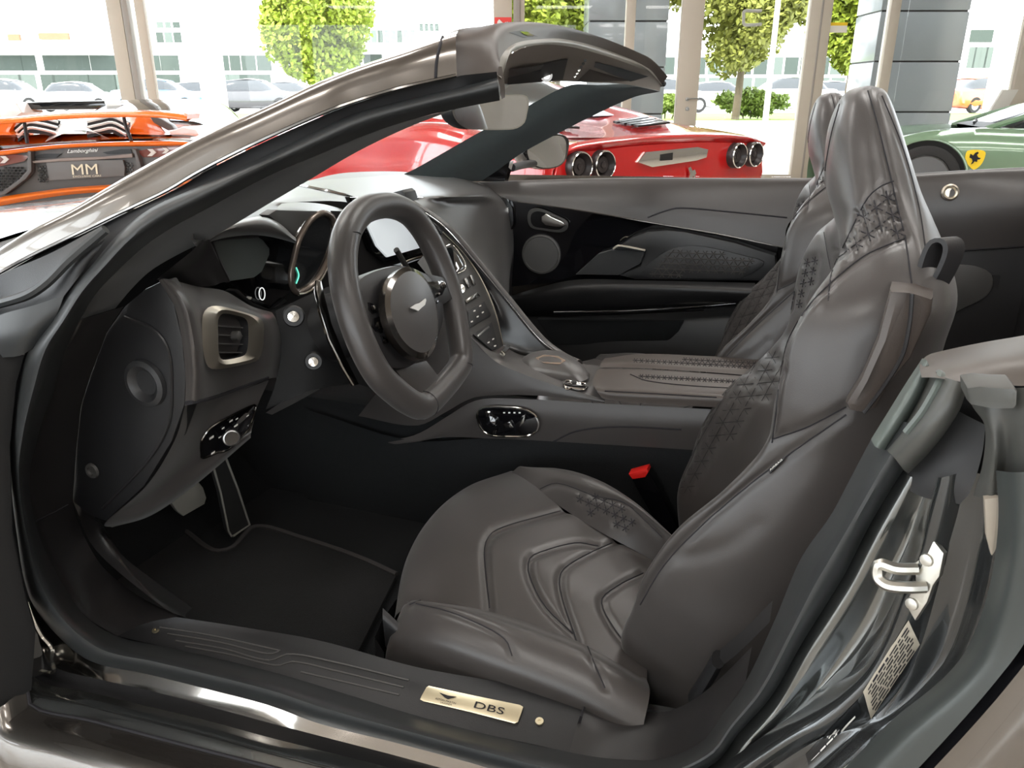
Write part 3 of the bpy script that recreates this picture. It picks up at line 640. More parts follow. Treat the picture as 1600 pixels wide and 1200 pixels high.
# label stickers on the jamb
chan = bpy.data.objects['jamb_channel']
JA = BVHTree.FromPolygons([v_.co + WO[o_.name] for o_ in (jamb, ridge, chan) for v_ in o_.data.vertices], [tuple(i_ + n0 for i_ in p_.vertices) for o_, n0 in ((jamb, 0), (ridge, len(jamb.data.vertices)), (chan, len(jamb.data.vertices) + len(ridge.data.vertices))) for p_ in o_.data.polygons])
sq = [(1360,1122),(1436,1006),(1419,968),(1349,1080)]
def sub4(q, s0, s1, t0, t1): return [bil(q, s0, t0), bil(q, s1, t0), bil(q, s1, t1), bil(q, s0, t1)]
stk = sticker('warning_sticker', JA, sq, mat('sticker_beige', (.40, .36, .29), .5), jamb, label='printed tyre and airbag sticker on the jamb')
rb_ = random.Random(5)
for k_ in range(8):                 # fine printed lines, too small to read in the photograph
    a_ = .06 + .05 * rb_.random()
    while a_ < .9:
        w_ = .05 + .11 * rb_.random(); sticker('printed_line', JA, sub4(sq, a_, min(.95, a_ + w_), .07 + k_ * .11, .07 + k_ * .11 + .055), SEAM, jamb, off=.0016, n=2, k=1); a_ += w_ + .025
for a_, b_ in ((.14, .34), (.40, .60), (.66, .9)): sticker('sticker_box', JA, sub4(sq, a_, b_, .01, .035), SEAM, jamb, off=.0016, n=6, k=2)
sq2 = [(1264,1195),(1345,1113),(1340,1093),(1259,1178)]
stk2 = sticker('maker_sticker', JA, sq2, mat('sticker_black', (.006, .007, .008), .3), jamb, label='black maker sticker on the jamb')
for a_, b_, c_, d_ in ((.40, .56, .55, .68), (.42, .60, .42, .47), (.06, .22, .16, .22), (.24, .34, .14, .28), (.36, .48, .14, .28), (.50, .58, .16, .22), (.62, .90, .14, .28)): sticker('printed_line', JA, sub4(sq2, a_, b_, c_, d_), WHITE, jamb, off=.0018, n=3, k=1)
# striker
spl = (P(1450, 900, Y=-.875), Vector((-.55, -.8, .1)).normalized())
def pp(pl, pts): return [P(a, b, pl=pl) for a, b in pts]
stp = slab('striker', pp(spl, [(1463,839),(1476,856),(1481,862),(1474,898),(1464,912),(1455,938),(1436,967),(1426,950),(1423,936),(1437,905),(1432,880),(1446,868)]), -spl[1] * -.006, ZINC, jamb, bev=.0015, label='bare metal door striker')
for path in ([(1439,886),(1418,880),(1400,871),(1396,880),(1398,893),(1410,903),(1432,909),(1452,914)],):
    tube('striker_loop', [P(a, b, pl=spl) + spl[1] * (.006 + .016 * s) for (a, b), s in zip(path, (0, .7, 1, 1, 1, 1, .7, 0))], .0045, ZINC, jamb, k=8, n=30)
for a, b in ((1455,872),(1432,940)): lathe('striker_bolt', [(.005, 0), (.0045, .002), (.002, .0025)], P(a, b, pl=spl) + spl[1] * .006, spl[1], ZINC, jamb, k=12)
# moulded rubber cover above the jamb and top of the quarter
loft('quarter_top', [L((1437,566,-.80),(1448,556,-.79),(1465,550,-.77),(1530,536,-.76),(1600,524,-.76),(1700,505,-.76)), L((1437,574,-.83),(1450,572,-.83),(1480,570,-.83),(1540,562,-.83),(1600,556,-.83),(1700,540,-.83)), L((1440,590,-.86),(1460,590,-.86),(1498,596,-.86),(1550,600,-.86),(1600,603,-.86),(1700,600,-.86))], mat('quarter_satin', (.07, .059, .051), .42), car, nu=40, nv=12, label='brown-grey leather-covered top of the rear quarter')
PALE = mat('rubber_lit_edge', (.085, .10, .09), .42)  # paler cover rubber; the window highlight along the edge is put in colour
cov = loft('jamb_cover', [L((1441,560,-.80),(1412,604,-.805),(1386,646,-.815),(1361,686,-.825)), L((1447,562,-.825),(1419,612,-.832),(1393,655,-.838),(1368,698,-.84)), L((1452,572,-.828),(1428,622,-.835),(1402,664,-.84),(1378,702,-.838)), L((1458,584,-.82),(1436,630,-.825),(1410,672,-.83),(1386,704,-.83))], PALE, car, nu=30, nv=14, label='moulded rubber cover over the top of the jamb')
loft('cover_block', [L((1456,582,-.825),(1432,632,-.83),(1406,674,-.832),(1384,702,-.83)), L((1471,588,-.850),(1444,640,-.858),(1416,676,-.858),(1388,706,-.848)), L((1490,594,-.870),(1466,640,-.878),(1438,676,-.876),(1398,716,-.862)), L((1508,602,-.868),(1490,642,-.876),(1454,690,-.874),(1412,734,-.858)), L((1512,606,-.845),(1496,648,-.850),(1460,698,-.850),(1420,740,-.838))], RUBM, cov, nu=30, nv=26)
tube('cover_edge', L((1456,584,-.83),(1470,589,-.853),(1444,640,-.862),(1416,676,-.862)), .003, PALE, cov, k=6, n=30)
loft('cover_recess', [L((1494,640,-.848),(1460,694,-.848),(1424,736,-.84),(1416,764,-.838)), L((1512,650,-.862),(1484,705,-.866),(1452,752,-.862),(1446,778,-.858)), L((1540,664,-.888),(1534,712,-.888),(1516,768,-.884),(1500,788,-.876))], mat('rubber_dark_grey', (.03, .03, .031), .5), cov, nu=24, nv=14)
loft('cover_apron', [L((1506,606,-.868),(1520,636,-.878),(1538,664,-.890),(1536,720,-.890),(1521,775,-.884)), L((1530,606,-.892),(1540,640,-.902),(1552,680,-.908),(1553,730,-.908),(1545,778,-.900)), L((1560,606,-.902),(1566,640,-.908),(1572,680,-.906),(1574,720,-.902),(1572,768,-.900)), L((1590,606,-.912),(1592,640,-.916),(1596,680,-.920),(1600,715,-.920),(1604,756,-.916)), L((1640,604,-.93),(1640,640,-.935),(1642,680,-.94),(1646,715,-.94),(1650,740,-.935))], RUBM, cov, nu=30, nv=28)
slab('cover_flap', L((1510,606,-.902),(1530,604,-.908),(1560,606,-.914),(1586,607,-.920),(1591,613,-.921),(1590,634,-.921),(1585,640,-.920),(1550,640,-.914),(1518,634,-.905),(1511,626,-.903)), (0, .03, 0), RUBM, cov, bev=.006)
slab('cover_backing', Lc(-.815, (1462,600),(1660,596),(1660,770),(1560,800),(1450,780),(1428,742)), (0, .02, 0), PLAS, cov)
slab('jamb_beige_patch', [P(a, b, Y=-.905) for a, b in ((1538,780),(1572,776),(1574,830),(1572,858),(1562,862),(1556,878),(1548,866),(1541,838))], (0, .006, 0), mat('patch_beige', (.30, .26, .21), .35), jamb, bev=.001)  # thin beige patch on the outer edge of the jamb
# rear body behind the cockpit
loft('rear_haunch', [L((1690,506,-.76),(1690,541,-.83),(1690,600,-.86),(1650,700,-.94)) + [J5h[-1]], [Vector((1.1, -.84, .945)), Vector((1.1, -.93, .93)), Vector((1.1, -.98, .88)), QM[-1] + Vector((.1, 0, .03)), QM[-1]], [Vector((1.95, -.82, .925)), Vector((1.95, -.84, .925)), Vector((1.95, -.855, .922)), QE[-1], QE[-1] + Vector((0, 0, -.01))]], PAINT, car, nu=14, nv=14)
loft('rear_deck', [[Vector((.50, -.80, .88)), Vector((.52, -.4, .93)), Vector((.53, 0, .94)), Vector((.52, .4, .93)), Vector((.50, .82, .88))], [Vector((1.1, -.90, .93)), Vector((1.1, -.45, .965)), Vector((1.1, 0, .97)), Vector((1.1, .45, .965)), Vector((1.1, .90, .93))], [Vector((1.95, -.84, .92)), Vector((2.0, -.4, .94)), Vector((2.02, 0, .945)), Vector((2.0, .4, .94)), Vector((1.95, .84, .92))], [Vector((2.05, -.80, .5)), Vector((2.12, 0, .5)), Vector((2.05, .80, .5))], [Vector((1.95, -.8, .25)), Vector((2.0, 0, .25)), Vector((1.95, .8, .25))]], PAINT, car, nu=30, nv=25, label='grey rear deck behind the seats')
loft('quarter_panel', [[Vector((.2, .79, .90)), Vector((1.1, .90, .93)), Vector((1.95, .84, .92))], [Vector((.2, .95, .74)), Vector((1.1, 1.0, .70)), Vector((1.95, .9, .65))], [Vector((.2, .92, .3)), Vector((1.1, .97, .3)), Vector((1.95, .85, .3))]], PAINT, car, nu=16, nv=9)
# ---- header rail
H0 = L((690,56,-.475),(716,46,-.42),(745,42,-.34),(800,40,-.17),(845,44,-.02),(909,61,.19),(972,84,.385),(1015,105,.50),(1037,127,.545))
H1 = L((683,124,-.53),(735,121,-.505),(777,117,-.49),(781,92,-.46),(802,69,-.35),(845,61,-.12),(887,62,.07),(951,79,.31),(1015,108,.485),(1034,132,.54))
HM = [a.lerp(b, .5) + Vector((.012, -.004, .014)) for a, b in zip(crom(H0, 16), crom(H1, 16))]
hdr = loft('windscreen_header', [H0, HM, H1], LEAC, car, nu=70, nv=11, label='windscreen header rail trimmed in brown-grey')
H1b = H1[2:]
H2 = L((784,128,-.475),(788,108,-.47),(795,86,-.42),(824,73,-.26),(866,70,-.03),(909,77,.15),(972,96,.36),(1026,120,.515),(1033,136,.54))
loft('header_lip', [H1b, [a.lerp(b, .5) + Vector((.004, -.004, 0)) for a, b in zip(crom(H1b, 12), crom(H2, 12))], H2], mat('lip_pale', (.20, .19, .165), .4), hdr, nu=60, nv=7)
H3 = L((700,150,-.40),(750,138,-.10),(792,131,.09),(877,127,.34),(930,129,.42),(972,131,.47),(1031,142,.545))
hu = loft('header_underside', [H2[2:], [a.lerp(b, .5) + Vector((0, 0, .006)) for a, b in zip(crom(H2[2:], 12), crom(H3, 12))], H3], mat('header_lining', (.34, .30, .265), .75), hdr, nu=60, nv=9)
loft('header_end', [L((779,104,-.485),(778,120,-.49),(780,140,-.49),(784,155,-.49)), L((784,104,-.48),(787,120,-.48),(789,140,-.48),(789,152,-.48))], LEAC, hdr, nu=10, nv=3)
decal('console_panel', hu, [(849,98),(887,90),(879,123),(840,127),(792,131),(793,120),(845,107)], PLAS, hdr, off=.002, label='black roof console panel')
decal('sun_visor', hu, [(794,106),(849,99),(846,106),(820,112),(794,119)], PLASG, hdr, off=.003)
decal('visor_recess', hu, [(930,96),(970,106),(1013,119),(985,127),(950,113),(928,104)], SUEDE, hdr, off=.001)
decal('sun_visor', hu, [(921,106),(950,115),(985,125),(936,132),(900,126)], LEAC, hdr, off=.003)
h = on(hu, 853, 116, .003)
if h:
    lathe('roof_lamp', [(.013, 0), (.0125, .003), (.008, .003), (.0078, .001)], h, (CAM - h), DKCHROME, hdr, k=20, sx=1)
    lathe('lamp_lens', [(.0075, .0015), (.0045, .0045), (0, .005)], h, (CAM - h), mat('lamp_lens', (.9, .9, .85), .2, emit=1.2), hdr, k=16)
for i in range(6):
    h = on(hu, 914 - i * 3.2, 93 + i * 5, .002)
    if h: lathe('roof_button', [(.0035, 0), (.003, .003), (0, .0035)], h, (CAM - h), CHROME if i > 2 else PLASG, hdr, k=10)
decal('roof_latch', hdr, [(794,51),(813,48),(840,57),(818,59)], PLAS, hdr, off=.001)
decal('latch_plate', hdr, [(811,50),(822,50),(833,56),(822,57)], GLOSS, hdr, off=.002)
lathe('header_pin', [(.006, -.01), (.006, .006), (.004, .008)], P(1035, 131, Y=.545), (.9, -.3, 0), PLAS, hdr, k=12)
seam('header_groove', pil, [[(681,122),(682,100),(686,78),(692,58)]], SEAM, pil, r=.002)
# far pillar
FU = L((600,284,.71),(640,268,.69),(680,246,.665),(752,205,.62),(830,163,.57),(890,133,.53),(935,133,.52),(975,131,.52))
FL = L((752,283,.73),(775,268,.715),(797,252,.70),(819,237,.68),(875,207,.64),(920,184,.60),(990,152,.56),(1032,143,.545))
loft('pillar_trim_far', [FU, [a.lerp(b, .5) + Vector((.005, -.02, 0)) for a, b in zip(crom(FU, 12), crom(FL, 12))], FL], SUEDEG, car, nu=40, nv=9, label='dark suede trim of the far windscreen pillar')
slab('far_corner_panel', L((752,283,.73),(797,252,.70),(793,268,.71),(788,284,.73)), (0, .03, 0), GLOSS, car)
# windscreen
wm = [Vector((-1.32, 0, .905)), Vector((-1.08, 0, 1.03)), Vector((-.82, 0, 1.135)), Vector((-.515, 0, 1.20))]
wf = FU[:-2]
loft('windscreen_glass', [crom(T[2:], 8), crom(wm, 8), crom(wf, 8)], WSGLASS, car, nu=30, nv=15, label='clear windscreen glass')
# ---- interior mirror
mn = Vector((.974, -.225, -.02)).normalized(); mpl = (P(767, 178, Y=-.02), mn)
mo = smooth2([(706,165),(708,181),(716,193),(730,201),(752,203),(785,203),(806,201),(819,192),(823,178),(826,158),(821,149),(790,148),(740,149),(712,153)], 44)
mir = slab('rear_view_mirror', pp(mpl, mo), -mn * .03, PLAS, car, bev=.006, label='frameless rear view mirror')
mi = smooth2([(709,165),(711,181),(718,192),(731,199),(752,201),(785,201),(805,199),(817,191),(821,178),(823,158),(819,151),(790,150),(740,151),(714,155)], 44)
make('mirror_rim', [p + mn * .0008 for p in pp(mpl, mo)] + [p + mn * .0008 for p in pp(mpl, mi)], [(i, (i + 1) % 44, 44 + (i + 1) % 44, 44 + i) for i in range(44)], CHROME, mir)
make('mirror_glass', [p + mn * .001 for p in pp(mpl, mi)], [tuple(range(44))], MIRROR, mir, flat=True, facecam=True)
tube('mirror_stalk', [P(780, 160, pl=mpl) - mn * .03, P(790, 130, Y=.06) + Vector((-.06, 0, 0))], .01, PLAS, mir, k=8)
# ---- far door mirror
dn = Vector((.80, -.60, -.02)).normalized(); dpl = (P(857, 240, Y=.97), dn)
do = smooth2([(820,232),(822,248),(828,258),(842,265),(860,266),(876,262),(886,252),(891,236),(892,220),(886,211),(872,208),(850,212),(832,220)], 40)
dm = slab('door_mirror', pp(dpl, do), -dn * .09, GLOSS, car, bev=.02, label='black passenger door mirror')
di = smooth2([(824,234),(826,247),(831,255),(843,261),(859,262),(873,258),(881,250),(884,236),(884,222),(879,214),(869,212),(851,216),(834,224)], 40)
make('mirror_glass', [p + dn * .001 for p in pp(dpl, di)], [tuple(range(40))], MIRROR, dm, flat=True, facecam=True)
tube('mirror_arm', [P(800, 262, Y=.76), P(815, 258, Y=.84), P(835, 255, Y=.94)], .012, PLAS, dm, k=10)
# ---- bonnet and cowl
loft('bonnet', [[Vector((-2.3, -.85, .70)), Vector((-2.35, 0, .80)), Vector((-2.3, .85, .70))], [Vector((-1.75, -.88, .80)), Vector((-1.75, -.45, .855)), Vector((-1.75, 0, .865)), Vector((-1.75, .45, .855)), Vector((-1.75, .88, .80))], [Vector((-1.35, -.86, .845)), Vector((-1.40, -.45, .885)), Vector((-1.42, 0, .89)), Vector((-1.40, .45, .885)), Vector((-1.35, .86, .845))], [Vector((-1.12, -.84, .872)), Vector((-1.28, -.45, .89)), Vector((-1.33, 0, .89)), Vector((-1.28, .45, .89)), Vector((-1.12, .84, .872))]], PAINT, car, nu=40, nv=20, label='grey bonnet reflecting the windows')
loft('cowl_panel', [[Vector((-1.13, -.84, .868)), Vector((-1.27, -.45, .886)), Vector((-1.32, 0, .886)), Vector((-1.27, .45, .886)), Vector((-1.12, .84, .868))], [Vector((-1.0, -.80, .862)), Vector((-1.17, -.45, .885)), Vector((-1.22, 0, .89)), Vector((-1.17, .45, .885)), Vector((-1.0, .80, .862))]], PLAS, car, nu=30, nv=4)
loft('front_wing', [[Vector((-2.3, -.86, .70)), Vector((-1.7, -.89, .84)), Vector((-1.3, -.87, .868)), Vector((-.98, -.84, .875))], [Vector((-2.3, -.97, .55)), Vector((-1.7, -.98, .62)), Vector((-1.3, -.97, .62)), Vector((-1.0, -.96, .62))], [Vector((-2.3, -.95, .25)), Vector((-1.7, -.96, .25)), Vector((-1.3, -.95, .25)), Vector((-1.02, -.94, .25))]], PAINT, car, nu=20, nv=12)
# ---- open driver's door at the left edge
dd = Vector((-.42, -.907, 0)).normalized(); dnr = Vector((-dd.y, dd.x, 0)); dnr = dnr if dnr.x > 0 else -dnr
dpl2 = (Vector((-.90, -.875, .5)), dnr)
dp = [P(a, b, pl=dpl2) for a, b in ((44,552),(30,600),(20,700),(24,833),(44,934),(60,988),(53,1081))]
H = dp[-1]
dpts = dp + [H + dd * .12 + ZV * -.015, H + dd * .6 + ZV * -.02, Vector((H.x, H.y, .86)) + dd * .75, Vector((H.x, H.y, .90)) + dd * .3]
door = slab('driver_door', dpts, -dnr * .10, mat('door_black', (.006, .006, .0065), .6), car, bev=.012, label='open driver door cut off by the left picture edge')
c0 = H + dd * .0
slab('door_pocket', [H + dd * .10 + ZV * .06 + dnr * .004, H + dd * .5 + ZV * .05 + dnr * .004, H + dd * .5 + ZV * .2 + dnr * .004, H + dd * .08 + ZV * .17 + dnr * .004], dnr * .02, PLAS, door, bev=.01)
tube('door_pull', [Vector((H.x, H.y, .80)) + dd * .06 + dnr * .02, Vector((H.x, H.y, .83)) + dd * .3 + dnr * .03], .012, LEA, door, k=8)
# ================================================================== seats
SY = -.37
def seat_back():
    tab = [(.33,-.06,-.15,.19,.255,.07),(.42,-.055,-.166,.215,.268,.085),(.49,-.045,-.150,.235,.275,.10),(.55,-.035,-.136,.245,.272,.11),(.62,-.02,-.103,.248,.272,.12),
           (.68,.0,-.055,.248,.27,.13),(.742,.02,-.017,.246,.268,.14),(.80,.03,-.012,.246,.27,.15),(.86,.04,-.006,.24,.262,.155),(.905,.04,.010,.225,.25,.16),
           (.94,.035,.030,.188,.218,.148),(.97,.024,.034,.138,.172,.134),(1.0,.012,.027,.108,.138,.118),(1.035,.006,.02,.088,.112,.102),(1.07,.006,.018,.066,.088,.086),(1.098,.013,.022,.042,.060,.072),(1.112,.024,.030,.022,.034,.062),(1.117,.042,.042,.005,.008,.048)]
    rows = []
    for z, xc, xw, wy, wo, xb in tab:
        h = [(0, xc), (.42 * wy, xc + .001), (.74 * wy, xc + (xw - xc) * .55), (wy, xw), ((wy + wo) / 2, xw + .018), (wo, xw + (xb - xw) * .40), (wo * .96, xw + (xb - xw) * .72), (wo * .78, xb - .012), (wo * .4, xb)]
        ring = [Vector((x, SY - y, z)) for y, x in h] + [Vector((xb, SY, z))] + [Vector((x, SY + y, z)) for y, x in h[::-1][:-1]]
        if z > .93:                       # headrest: rounded section instead of winged one
            an = [0, 22, 40, 56, 72, 92, 115, 140, 160, 180]; cx_, dx_ = (xc + xb) / 2, (xb - xc) / 2
            sg = lambda t: math.copysign(abs(t) ** .92, t)
            h2 = [(wo * sg(math.sin(R(a))), cx_ - dx_ * sg(math.cos(R(a)))) for a in an]; bl = min(1, (z - .93) / .06)
            h1 = h + [(0, xb)]; hh = [(p[0] * (1 - bl) + q[0] * bl, p[1] * (1 - bl) + q[1] * bl) for p, q in zip(h1, h2)]
            ring = [Vector((x, SY - y, z)) for y, x in hh] + [Vector((x, SY + y, z)) for y, x in hh[::-1][1:-1]]
        rows.append(ring)
    NU, NV = 170, 170; rr = [crom_u(q, NU, True) for q in rows]; cols = [crom_u([q[i] for q in rr], NV) for i in range(NU)]
    v = [cols[i][j] for j in range(NV) for i in range(NU)]; f = grid_faces(NU, NV, True)
    f.append(tuple(range(NU))); f.append(tuple((NV - 1) * NU + i for i in range(NU)))
    return v, f
# plinth is the part, everything else of the seat hangs from it
seat = loft('driver_seat', [Lc(-.655, (598,950),(640,985),(780,1030),(930,1082),(1060,1108)), Lc(-.665, (598,968),(640,1003),(780,1050),(930,1100),(1060,1122)), Lc(-.66, (602,1010),(645,1045),(780,1090),(930,1135),(1060,1160))], PLAS, car, nu=30, nv=9, label='driver seat in quilted brown-grey leather')
sb = loft('seat_base_front', [[Vector((-.50, -.655, .35)), Vector((-.535, -.62, .35)), Vector((-.55, -.37, .35)), Vector((-.53, -.12, .35))], [Vector((-.50, -.66, .2)), Vector((-.54, -.62, .2)), Vector((-.56, -.37, .2)), Vector((-.54, -.12, .2))]], PLAS, seat, nu=16, nv=4)
v, f = seat_back()
back = make('backrest', v, f, LEA, seat, ang=60)
def Lzz(*pts): return [P(a, b, Z=c) for a, b, c in pts]
f0 = Lzz((640,952,.41),(656,862,.42),(696,796,.42),(746,758,.42),(806,737,.42))
lipf = [p + Vector((-.028, 0, -.03)) for p in f0]; lipb = [p + Vector((-.02, 0, -.10)) for p in f0]
cus = loft('cushion', [lipb, lipf, f0, Lzz((696,965,.42),(757,862,.432),(780,825,.432),(840,797,.432),(872,789,.432)), Lzz((800,988,.415),(830,895,.428),(852,865,.428),(912,842,.428),(942,832,.428)),
     Lzz((900,1028,.41),(908,940,.42),(925,905,.42),(985,868,.42),(1012,870,.42)), Lzz((1010,1090,.40),(1015,990,.41),(1030,950,.41),(1070,905,.41),(1090,890,.41))], LEA, seat, nu=110, nv=150)
nb_in = Lzz((641,938,.42),(664,936,.432),(760,951,.436),(870,986,.43),(930,1012,.425),(1010,1060,.415))
nb_cr = Lzz((638,945,.425),(690,948,.452),(775,974,.458),(870,1008,.452),(940,1040,.445),(1015,1085,.43))
nb_o1 = [p + Vector((0, -.038, -.028)) for p in crom(nb_cr, 8)]
nb_o2 = [p + Vector((0, -.040, -.085)) for p in crom(nb_cr, 8)]
pre = lambda q: [q[0] + Vector((-.022, .0, -.07)), q[0] + Vector((-.016, 0, -.022))] + q
bol = loft('cushion_bolster', [pre(nb_in), pre(nb_cr), pre(nb_o1), pre(nb_o2)], LEA, seat, nu=110, nv=50)
fb_in = Lzz((800,738,.42),(870,788,.43),(940,832,.43),(1010,870,.42),(1060,900,.41))
fb_cr = Lzz((822,734,.43),(872,732,.452),(932,750,.475),(992,787,.485),(1050,838,.48))
fbol = loft('cushion_bolster', [fb_in, [a.lerp(b, .55) + Vector((0, 0, .010)) for a, b in zip(crom(fb_in, 8), crom(fb_cr, 8))], fb_cr, [p + Vector((0, .03, -.03)) for p in fb_cr], [p + Vector((0, .035, -.12)) for p in fb_cr]], LEA, seat, nu=110, nv=70)
CL = [[(930,785),(850,805),(775,828),(760,845),(757,870),(765,950)],[(935,853),(900,848),(845,862),(828,872),(826,895),(850,945),(895,990)],[(1000,832),(940,855),(885,885),(874,903),(880,940),(900,1000),(905,1030)],[(1005,895),(965,915),(940,938),(955,975),(985,1012),(1020,1035)]]
groove(cus, CL, .0055, 7); seam('seam', cus, CL, SEAM, seat, r=.0011)
BL = [[(650,943),(700,955),(760,980),(790,1000),(800,1025)],[(640,945),(660,938),(760,952),(930,1013),(1000,1055)],[(918,1010),(930,1040),(945,1075)]]
groove(bol, BL, .003, 6); seam('seam', bol, BL, SEAM, seat, r=.0009)
FBL = [[(835,768),(870,755),(930,775),(975,785),(1010,815),(1035,840)]]; FBQ = ([(890,762),(925,775),(960,783),(1000,820),(985,835),(950,812),(920,800)], (13.5, 6), (3, 15))
groove(fbol, FBL, .003, 6); groove(fbol, quilt_lines(*FBQ, .45), .0016, 3); seam('seam', fbol, FBL, SEAM, seat, r=.0009)
quilt('quilting', fbol, [(890,762),(925,775),(960,783),(1000,820),(985,835),(950,812),(920,800)], (13.5, 6), (3, 15), SEAM, seat, star=.42)
# backrest seams, quilting, tag
KL = [[(1000,945),(1040,880),(1120,800),(1225,716),(1322,648)],[(1208,686),(1260,668),(1322,636)],[(1206,692),(1213,640),(1220,580),(1232,530),(1262,480),(1300,440),(1350,400),(1398,378),(1414,373)],
     [(1356,142),(1370,190),(1390,270),(1404,330),(1414,370),(1424,440),(1428,470)],[(1312,163),(1298,215),(1288,280),(1285,340),(1292,390),(1298,420)],[(1294,470),(1300,425),(1325,370),(1355,310),(1378,290),(1396,283)],
     [(1378,150),(1410,230),(1435,320),(1448,400)],[(1062,872),(1110,862),(1150,845),(1180,820)]]
KQ = [([(1306,430),(1320,385),(1350,320),(1390,290),(1410,362),(1380,375),(1340,400)], (26, 12), (7, 27)), ([(1058,700),(1085,650),(1150,590),(1228,545),(1215,600),(1180,640),(1120,700),(1075,770),(1056,750)], (22, -2), (11, -20)), ([(1235,480),(1245,440),(1262,400),(1280,395),(1265,450),(1245,490)], (12, -3), (3, -16))]
groove(back, KL[:3], .0035, 6); groove(back, KL[3:-1], .0016, 5); groove(back, KL[-1:], .002, 12)
for q_ in KQ: groove(back, quilt_lines(*q_, .48), .0042, 3.8)
seam('seam', back, KL[:-1], SEAM, seat, r=.0008)
quilt('quilting', back, [(1306,430),(1320,385),(1350,320),(1390,290),(1410,362),(1380,375),(1340,400)], (26, 12), (7, 27), SEAM, seat, star=.40, r=.0007)
quilt('quilting', back, [(1058,700),(1085,650),(1150,590),(1228,545),(1215,600),(1180,640),(1120,700),(1075,770),(1056,750)], (22, -2), (11, -20), SEAM, seat, star=.5, r=.0005)
quilt('quilting', back, [(1235,480),(1245,440),(1262,400),(1280,395),(1265,450),(1245,490)], (12, -3), (3, -16), SEAM, seat, star=.4)
tg = decal('airbag_tag', back, [(1203,735),(1229,712),(1227,719),(1205,741)], PLAS, seat, off=.002, thick=.0015, label='small woven airbag tag')
A, Bq, Cq = [on(back, *p, .0045) for p in ((1207,737),(1226,719),(1205.5,734))]
if A and Bq and Cq: text('tag_lettering', 'AIRBAG', A, Bq, Cq, WHITE, seat)
# belt guide and strap on the shoulder
slab('belt_guide', L((1390,453,-.655),(1425,458,-.66),(1458,466,-.65),(1455,490,-.65),(1424,560,-.655),(1388,604,-.66),(1368,640,-.665),(1345,647,-.665),(1326,643,-.665),(1320,630,-.665),(1345,590,-.665),(1370,530,-.66)), (.01, .09, -.005), LEAC, seat, bev=.008, label='leather covered belt guide')
seam('seam', seat, [[(0,0),(1,1)]]) if False else None
tube('guide_shade_strip', L((1425,459,-.660),(1422,500,-.660),(1410,555,-.662),(1380,605,-.665),(1350,645,-.668)), .002, LEAB, seat, k=6, n=24)  # dark strip put in for the shade along the belt guide
sp = L((1432,470,-.57),(1446,430,-.57),(1458,392,-.57),(1468,377,-.57),(1480,374,-.57),(1489,380,-.57),(1490,394,-.57),(1480,420,-.57),(1466,445,-.57),(1452,468,-.57))
V = []; Fs = []
cp = crom(sp, 40); ww = Vector((.06, .018, .0)).normalized()
for i, p in enumerate(cp):
    t = (cp[min(i + 1, 39)] - cp[max(i - 1, 0)]).normalized(); nn = t.cross(Vector((0, 1, 0))).normalized()
    for a, b in ((-1, -1), (1, -1), (1, 1), (-1, 1)): V.append(p + Vector((.72, .69, 0)) * a * .012 + nn * b * .0022)
make('strap_loop', V, grid_faces(4, 40, True) + [(0, 1, 2, 3), (156, 157, 158, 159)], LEAB, seat, ang=30)
# seat belt buckle and lower belt sleeve
bk = slab('belt_buckle', Lc(-.150, (985,745),(1012,736),(1022,752),(1040,788),(1060,828),(1042,842),(1015,800),(995,765)), (0, .03, 0), GLOSS, car, bev=.004, label='seat belt buckle with a red button')
slab('release_button', Lc(-.153, (982,741),(1011,733),(1013,738),(1008,746),(988,749)), (0, .026, 0), REDB, bk, bev=.002)
tube('belt_sleeve', L((1085,1090,-.665),(1105,1060,-.67),(1122,1030,-.675)), .008, PLAS, car, k=12, n=12, ry=.014)
lb = L((1124,1030,-.672),(1160,1000,-.69),(1205,955,-.70))
make('seat_belt', [q + o for q in crom(lb, 12) for o in (Vector((.0, .0, .014)), Vector((0, 0, -.014)))], grid_faces(2, 12), LEAB, car)
# passenger seat: a copy of every piece
off = Vector((-.035, .74, 0))
ps = seat.copy(); col.objects.link(ps); ps.name = 'passenger_seat'; ps.location = seat.location + off; ps['label'] = 'passenger seat behind the centre armrest'; WO[ps.name] = WO[seat.name] + off
for ch in list(seat.children):
    if ch.name.startswith(('airbag', 'tag_', 'belt_guide', 'strap', 'guide_')): continue
    c = ch.copy(); col.objects.link(c); c.parent = ps
# ================================================================== footwell
FLZ = .215
fl = box('cabin_floor', (-.55, 0, FLZ - .01), (1.75, 1.52, .02), CARPET, car, label='black carpet in the footwell')
box('firewall', (-1.43, 0, .54), (.02, 1.5, .66), CARPET, car)
loft('toe_board', [[Vector((-1.15, -.74, FLZ)), Vector((-1.15, .74, FLZ))], [Vector((-1.42, -.74, .5)), Vector((-1.42, .74, .5))]], CARPET, car, nu=6, nv=4)
box('tunnel', (-.6, .0, .34), (1.7, .18, .27), CARPET, car, bev=.02)
box('far_sill', (-.6, .74, .30), (1.8, .06, .2), CARPET, car)
box('near_sill_core', (-.55, -.745, .27), (1.7, .10, .16), PLAS, car)
box('rear_bulkhead', (.52, 0, .55), (.03, 1.56, .70), LEAB, car); box('rear_floor', (.38, 0, .25), (.3, 1.5, .1), CARPET, car)
box('rear_inner_side', (.1, .735, .45), (.7, .03, .5), LEAB, car)
mz = FLZ + .008
mt = [P(a, b, Z=mz) for a, b in ((190,835),(240,808),(290,835),(335,866),(362,862),(400,828),(470,845),(560,876),(620,903))] + [Vector((-.60, -.64, mz)), Vector((-.9, -.68, mz)), Vector((-1.1, -.66, mz))]
mat_o = slab('floor_mat', mt, (0, 0, .008), MATT, car, bev=.002, label='black floor mat with a bound edge')
